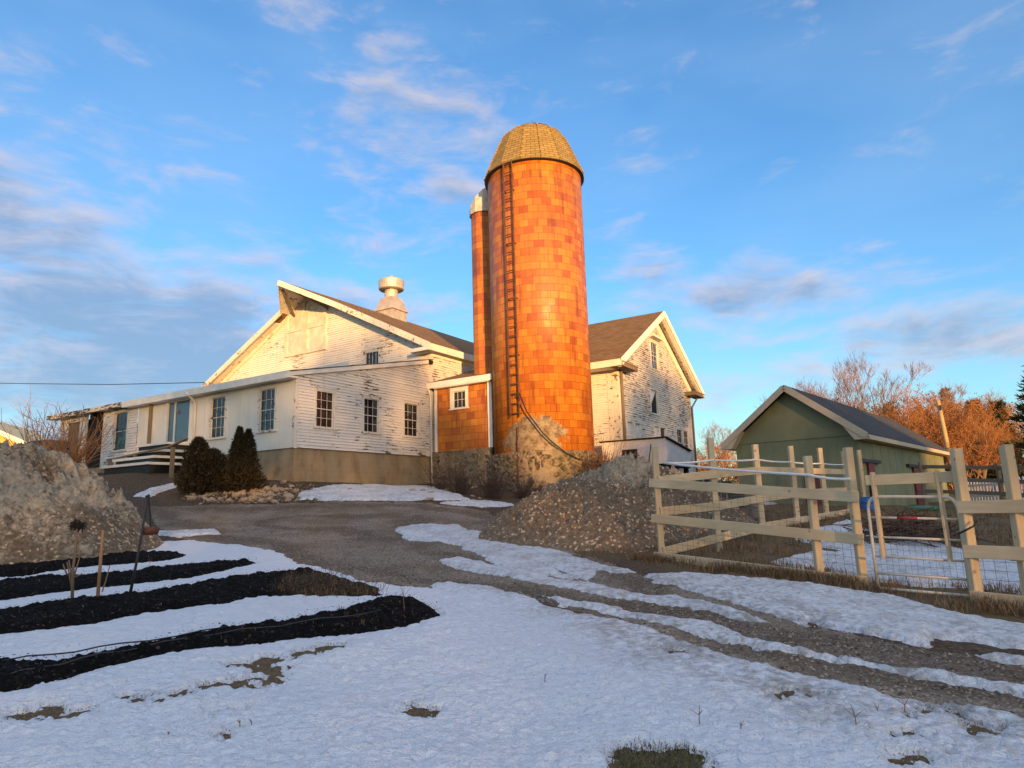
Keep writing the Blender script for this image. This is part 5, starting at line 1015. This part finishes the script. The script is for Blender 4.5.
loft_body([csec(-1.1, .8, .95, 1.02), csec(-.4, .72, .95, 1.42), csec(.5, .7, .95, 1.48), csec(1.2, .72, .95, 1.4), csec(1.9, .8, .93, 1.0)]).build('cabin', M['carpaint'], car, True)
for sx in (-1.35, 1.35):
    for sy in (-.82, .82):
        mb = MB(); mb.tube([(sx, sy-.1, .32), (sx, sy+.1, .32)], .32, 20); w_ = mb.build('wheel', M['tyre'], car); mb = MB(); mb.tube([(sx, sy-.105, .32), (sx, sy+.105, .32)], .18, 16); mb.build('rim', M['galv'], w_)
for s_ in (-1, 1): mb = MB(); mb.prism([(-.75, s_*.79, 1.03), (1.45, s_*.79, 1.03), (1.1, s_*.735, 1.36), (-.35, s_*.74, 1.36)], (0, s_*.01, 0)); mb.build('side_window', M['glass'], car)
# ------------------------------------------------------------------ stakes and hanging pan in the beds
def stick_thing(name, label, pts, r, material, cat, r1=None, extra=None):
    p = np.array(pts[0]); e = empty(name, (p[0], p[1], g1(p[0], p[1])), label=label, cat=cat); O = np.array([p[0], p[1], g1(p[0], p[1])]); mb = MB(); mb.tube([np.array(q)-O for q in pts], r, 7, r1); mb.build('shaft', M[material], e, True); return e, O
g_ = gpx(98, 606); Yg = g_[1]
stick_thing('garden_stake', 'reddish brown wooden stake standing alone in the black bed', [at(97, 607, Yg), at(103, 530, Yg)], .022, 'stake', 'stake', .017)
g_ = gpx(128, 603); Yg = g_[1]
e, O = stick_thing('plant_hanger', 'leaning dark iron rod with a small rusty pan hanging from its top', [at(128, 604, Yg), at(137, 560, Yg), at(148.5, 496, Yg+.1)], .02, 'iron', 'plant hanger', .013)
mb = MB(); mb.tube([at(148.5, 496, Yg+.1)-O, at(150, 515, Yg+.15)-O, at(150.5, 527, Yg+.16)-O], .012, 5); mb.tube([at(146, 497, Yg+.1)-O, at(149.5, 495.5, Yg+.1)-O], .02, 5); mb.build('hook', M['iron'], e)
pc = at(150.5, 531, Yg+.16)-O; mb = MB(); mb.lathe([(.02, -.05), (.09, -.045), (.105, .0), (.09, .04), (.03, .055)], 20, tuple(pc)); mb.build('pan', M['rust'], e, True)
g_ = gpx(72, 606); Yg = g_[1]
e, O = stick_thing('dead_plant', 'dead branching plant stem with a dark seed head in the black bed', [at(72, 607, Yg), at(73, 570, Yg), at(76, 545, Yg), at(78, 514, Yg)], .02, 'stick', 'dead plant', .011)
mb = MB()
for a, b in (((72, 590), (67, 562)), ((72, 580), (69, 560)), ((73, 580), (80, 556)), ((80, 556), (81, 550)), ((73, 578), (82, 574)), ((67, 575), (63, 564))): mb.tube([at(*a, Yg)-O, at(*b, Yg+.03)-O], .011, 5, .008)
mb.build('twigs', M['stick'], e, True)
c0 = at(77, 525, Yg)-O; Pn = c0[None]+RNG.normal(0, 1, (220, 3))*np.array([.035, .035, .02]); V, F = leaf_cloud(Pn, RNG.normal(0, 1, (220, 3)), (.015, .04)); np_mesh('seed_head', V, F, M['dark'], e, False)
g_ = gpx(109, 596); Yg = g_[1]
stick_thing('garden_stake', 'thin pale twig leaning beside the reddish stake', [at(100, 598, Yg), at(106, 580, Yg), at(110, 565, Yg)], .010, 'straw', 'stake', .006)
# ------------------------------------------------------------------ yard things near the shed
def gy(px, y, Y): p = at(px, y, Y); return p
p = gpx(869, 512); z0 = g1(p[0], p[1]); e = empty('barrel', (p[0], p[1], z0), label='blue plastic barrel standing by the corner of the green shed', cat='barrel')
mb = MB(); mb.lathe([(.17, 0), (.20, .05), (.21, .2), (.20, .22), (.21, .24), (.20, .38), (.18, .41)], 24); mb.build('body', M['blue'], e, True)
mb = MB(); mb.lathe([(.19, .41), (.19, .43), (.08, .43), (.06, .44)], 20); mb.build('rim', M['blue'], e, True)
p = at(757, 517, 17.5); e = empty('bucket', (p[0], p[1], g1(p[0], p[1])), label='white plastic bucket standing inside the pen', cat='bucket'); mb = MB(); mb.lathe([(.15, 0), (.19, .42), (.20, .42), (.20, .45), (.17, .45), (.14, .06)], 20); mb.build('body', M['white'], e, True); mb = MB(); mb.tube([(-.2, 0, .42), (-.16, -.2, .3), (0, -.26, .26), (.16, -.2, .3), (.2, 0, .42)], .006, 4); mb.build('handle', M['iron'], e)
p = at(921, 508, 20); e = empty('tub_lid', (p[0], p[1], g1(p[0], p[1])), label='round green tub lid lying by the second red door', cat='lid'); mb = MB(); mb.lathe([(.4, .0), (.42, .08), (.38, .12), (.1, .15)], 24); mb.build('lid', M['greenlid'], e, True)
pb = gpx(905, 545); Rb = np.random.default_rng(4); e = empty('brush_pile', (pb[0], pb[1], g1(*pb)), label='heap of cut brown branches in the pen behind the gate', cat='brush pile'); A = MB()
for i in range(170):
    a = Rb.uniform(0, 3.14); l = Rb.uniform(.5, 1.3); c = np.array([Rb.normal(0, .5), Rb.normal(0, .3), 0]); c[2] = max(.03, .5*(1-(c[0]/1.2)**2)*Rb.uniform(.1, 1)); d = np.array([math.cos(a), math.sin(a), Rb.normal(0, .25)])*l/2; A.tube([c-d, c+Rb.normal(0, .06, 3), c+d], .012, 4, .006)
A.build('branches', M['brush'], e)
def picket(p, q, n, h, label):
    e = empty('picket_fence', (p[0], p[1], g1(p[0], p[1])), label=label, cat='fence'); O = np.array([p[0], p[1], g1(p[0], p[1])]); d = (q-p)[:2]; L = np.linalg.norm(d); d /= L
    for i in range(n):
        c = p[:2]+d*L*i/(n-1); z = g1(*c)-O[2]; x, y = c-O[:2]; mb = MB(); mb.prism([(x-d[0]*.06, y-d[1]*.06, z+.05), (x+d[0]*.06, y+d[1]*.06, z+.05), (x+d[0]*.06, y+d[1]*.06, z+h-.1), (x, y, z+h), (x-d[0]*.06, y-d[1]*.06, z+h-.1)], (d[1]*.03, -d[0]*.03, 0)); mb.build('picket', M['white'], e)
    for f in (.3, .75): mb = MB(); z0, z1 = 0, g1(q[0], q[1])-O[2]; mb.bar((0, 0, z0+h*f), (q[0]-O[0], q[1]-O[1], z1+h*f), .05, .1); mb.build('rail', M['white'], e)
picket(at(966, 488, 31), at(1046, 492, 25), 24, 1.0, 'white picket fence beyond the pen at the right edge')
e = empty('rail_fence', (0, 0, 0), label='old weathered rail fence in front of the white picket fence', cat='fence'); Pq = [at(925, 497, 22), at(1003, 500, 19.5), at(1060, 506, 17)]; hq = [(at(x, y, Y)[2]) for x, y, Y in ((925, 462, 22), (1001.5, 463, 19.5), (1060, 462, 17))]
for p, t_ in zip(Pq, hq): mb = MB(); mb.bar((p[0], p[1], g1(p[0], p[1])-.2), (p[0], p[1], t_), .1, .1, (0, 1, 0)); mb.build('post', M['weather'], e)
for f in (.35, .62, .9):
    for a, b in ((0, 1), (1, 2)):
        A_0, B_0 = Pq[a], Pq[b]; mb = MB(); za = g1(A_0[0], A_0[1]); zb = g1(B_0[0], B_0[1]); mb.bar((A_0[0], A_0[1], za+(hq[a]-za)*f), (B_0[0], B_0[1], zb+(hq[b]-zb)*f), .04, .11); mb.build('rail', M['weather'], e)
# bits and pieces under the lean-to and by the shed gable
p = at(705, 502, 20); e = empty('plank', (p[0], p[1], g1(p[0], p[1])), label='pale blue plank leaning on the junk between house and shed', cat='plank'); mb = MB(); mb.bar((-.3, 0, .2), (.25, .3, .9), .16, .03); mb.build('board', mat('bluegrey', m_flat((.25, .36, .45), .7, .2)), e)
for i, (x, Y, w, h, l) in enumerate(((722, 24.5, .5, .8, 'dark tarred crate left of the shed wall'), (735, 23.5, .6, .55, 'low dark crate at the left corner of the shed'), (700, 25, .7, 1.0, 'tall dark bin under the white lean-to'))):
    p = at(x, 495, Y); e = empty('crate', (p[0], p[1], g1(p[0], p[1])), .4+i, label=l, cat='crate'); mb = MB()
    for k in range(5): zq = .04+h*k/5; mb.box((-w/2, -w/2, zq), (w/2, w/2, zq+h/5-.03))
    mb.build('slats', M['iron'], e); mb = MB()
    for sx in (-1, 1):
        for sy in (-1, 1): mb.box((sx*(w/2+.012)-.03, sy*(w/2+.012)-.03, 0), (sx*(w/2+.012)+.03, sy*(w/2+.012)+.03, h+.03))
    mb.build('frame', M['weather'], e)
# ------------------------------------------------------------------ the wood behind the viewer that keeps the low sun off the yard
HU = [(-70, 19), (-30, 17.5), (-18, 19.5), (-9, 20.8), (-7, 21.0), (-4, 21.0), (-1.8, 22.2), (0, 23.2), (3, 23), (4.2, 22.3), (5, 20.4), (6.5, 18.6), (7.5, 16.2), (8.5, 14.9), (12.5, 14.6), (13.3, 16.4), (14.3, 19.6), (16, 21.6), (18, 22.4), (22, 21.2), (26, 16.8), (29, 14.8), (33, 13), (38, 10.5), (90, 10)]
hu = np.array(HU); n = 50000; uu = RNG.uniform(-70, 90, n); top = np.interp(uu, hu[:, 0], hu[:, 1])+1.2*fbm(uu*.6, uu*0, 3, 91); q = RNG.uniform(0, 1, n)**1.15; zz_ = top*q+RNG.exponential(.4, n)*(RNG.uniform(0, 1, n) < .2)
dd = 120+RNG.uniform(0, 8, n); sx, sy = math.sin(SUN_AZ), math.cos(SUN_AZ); wx, wy = -sy, sx
Pw = np.stack([sx*dd+wx*uu, sy*dd+wy*uu, zz_], 1); V, F = leaf_cloud(Pw, RNG.normal(0, 1, (n, 3)), (.55, 1.0), 1.6)
tag(np_mesh('far_wood', V, F, M['brush'], None, False), 'dense wood across the field behind the viewer', 'woods', kind='stuff')
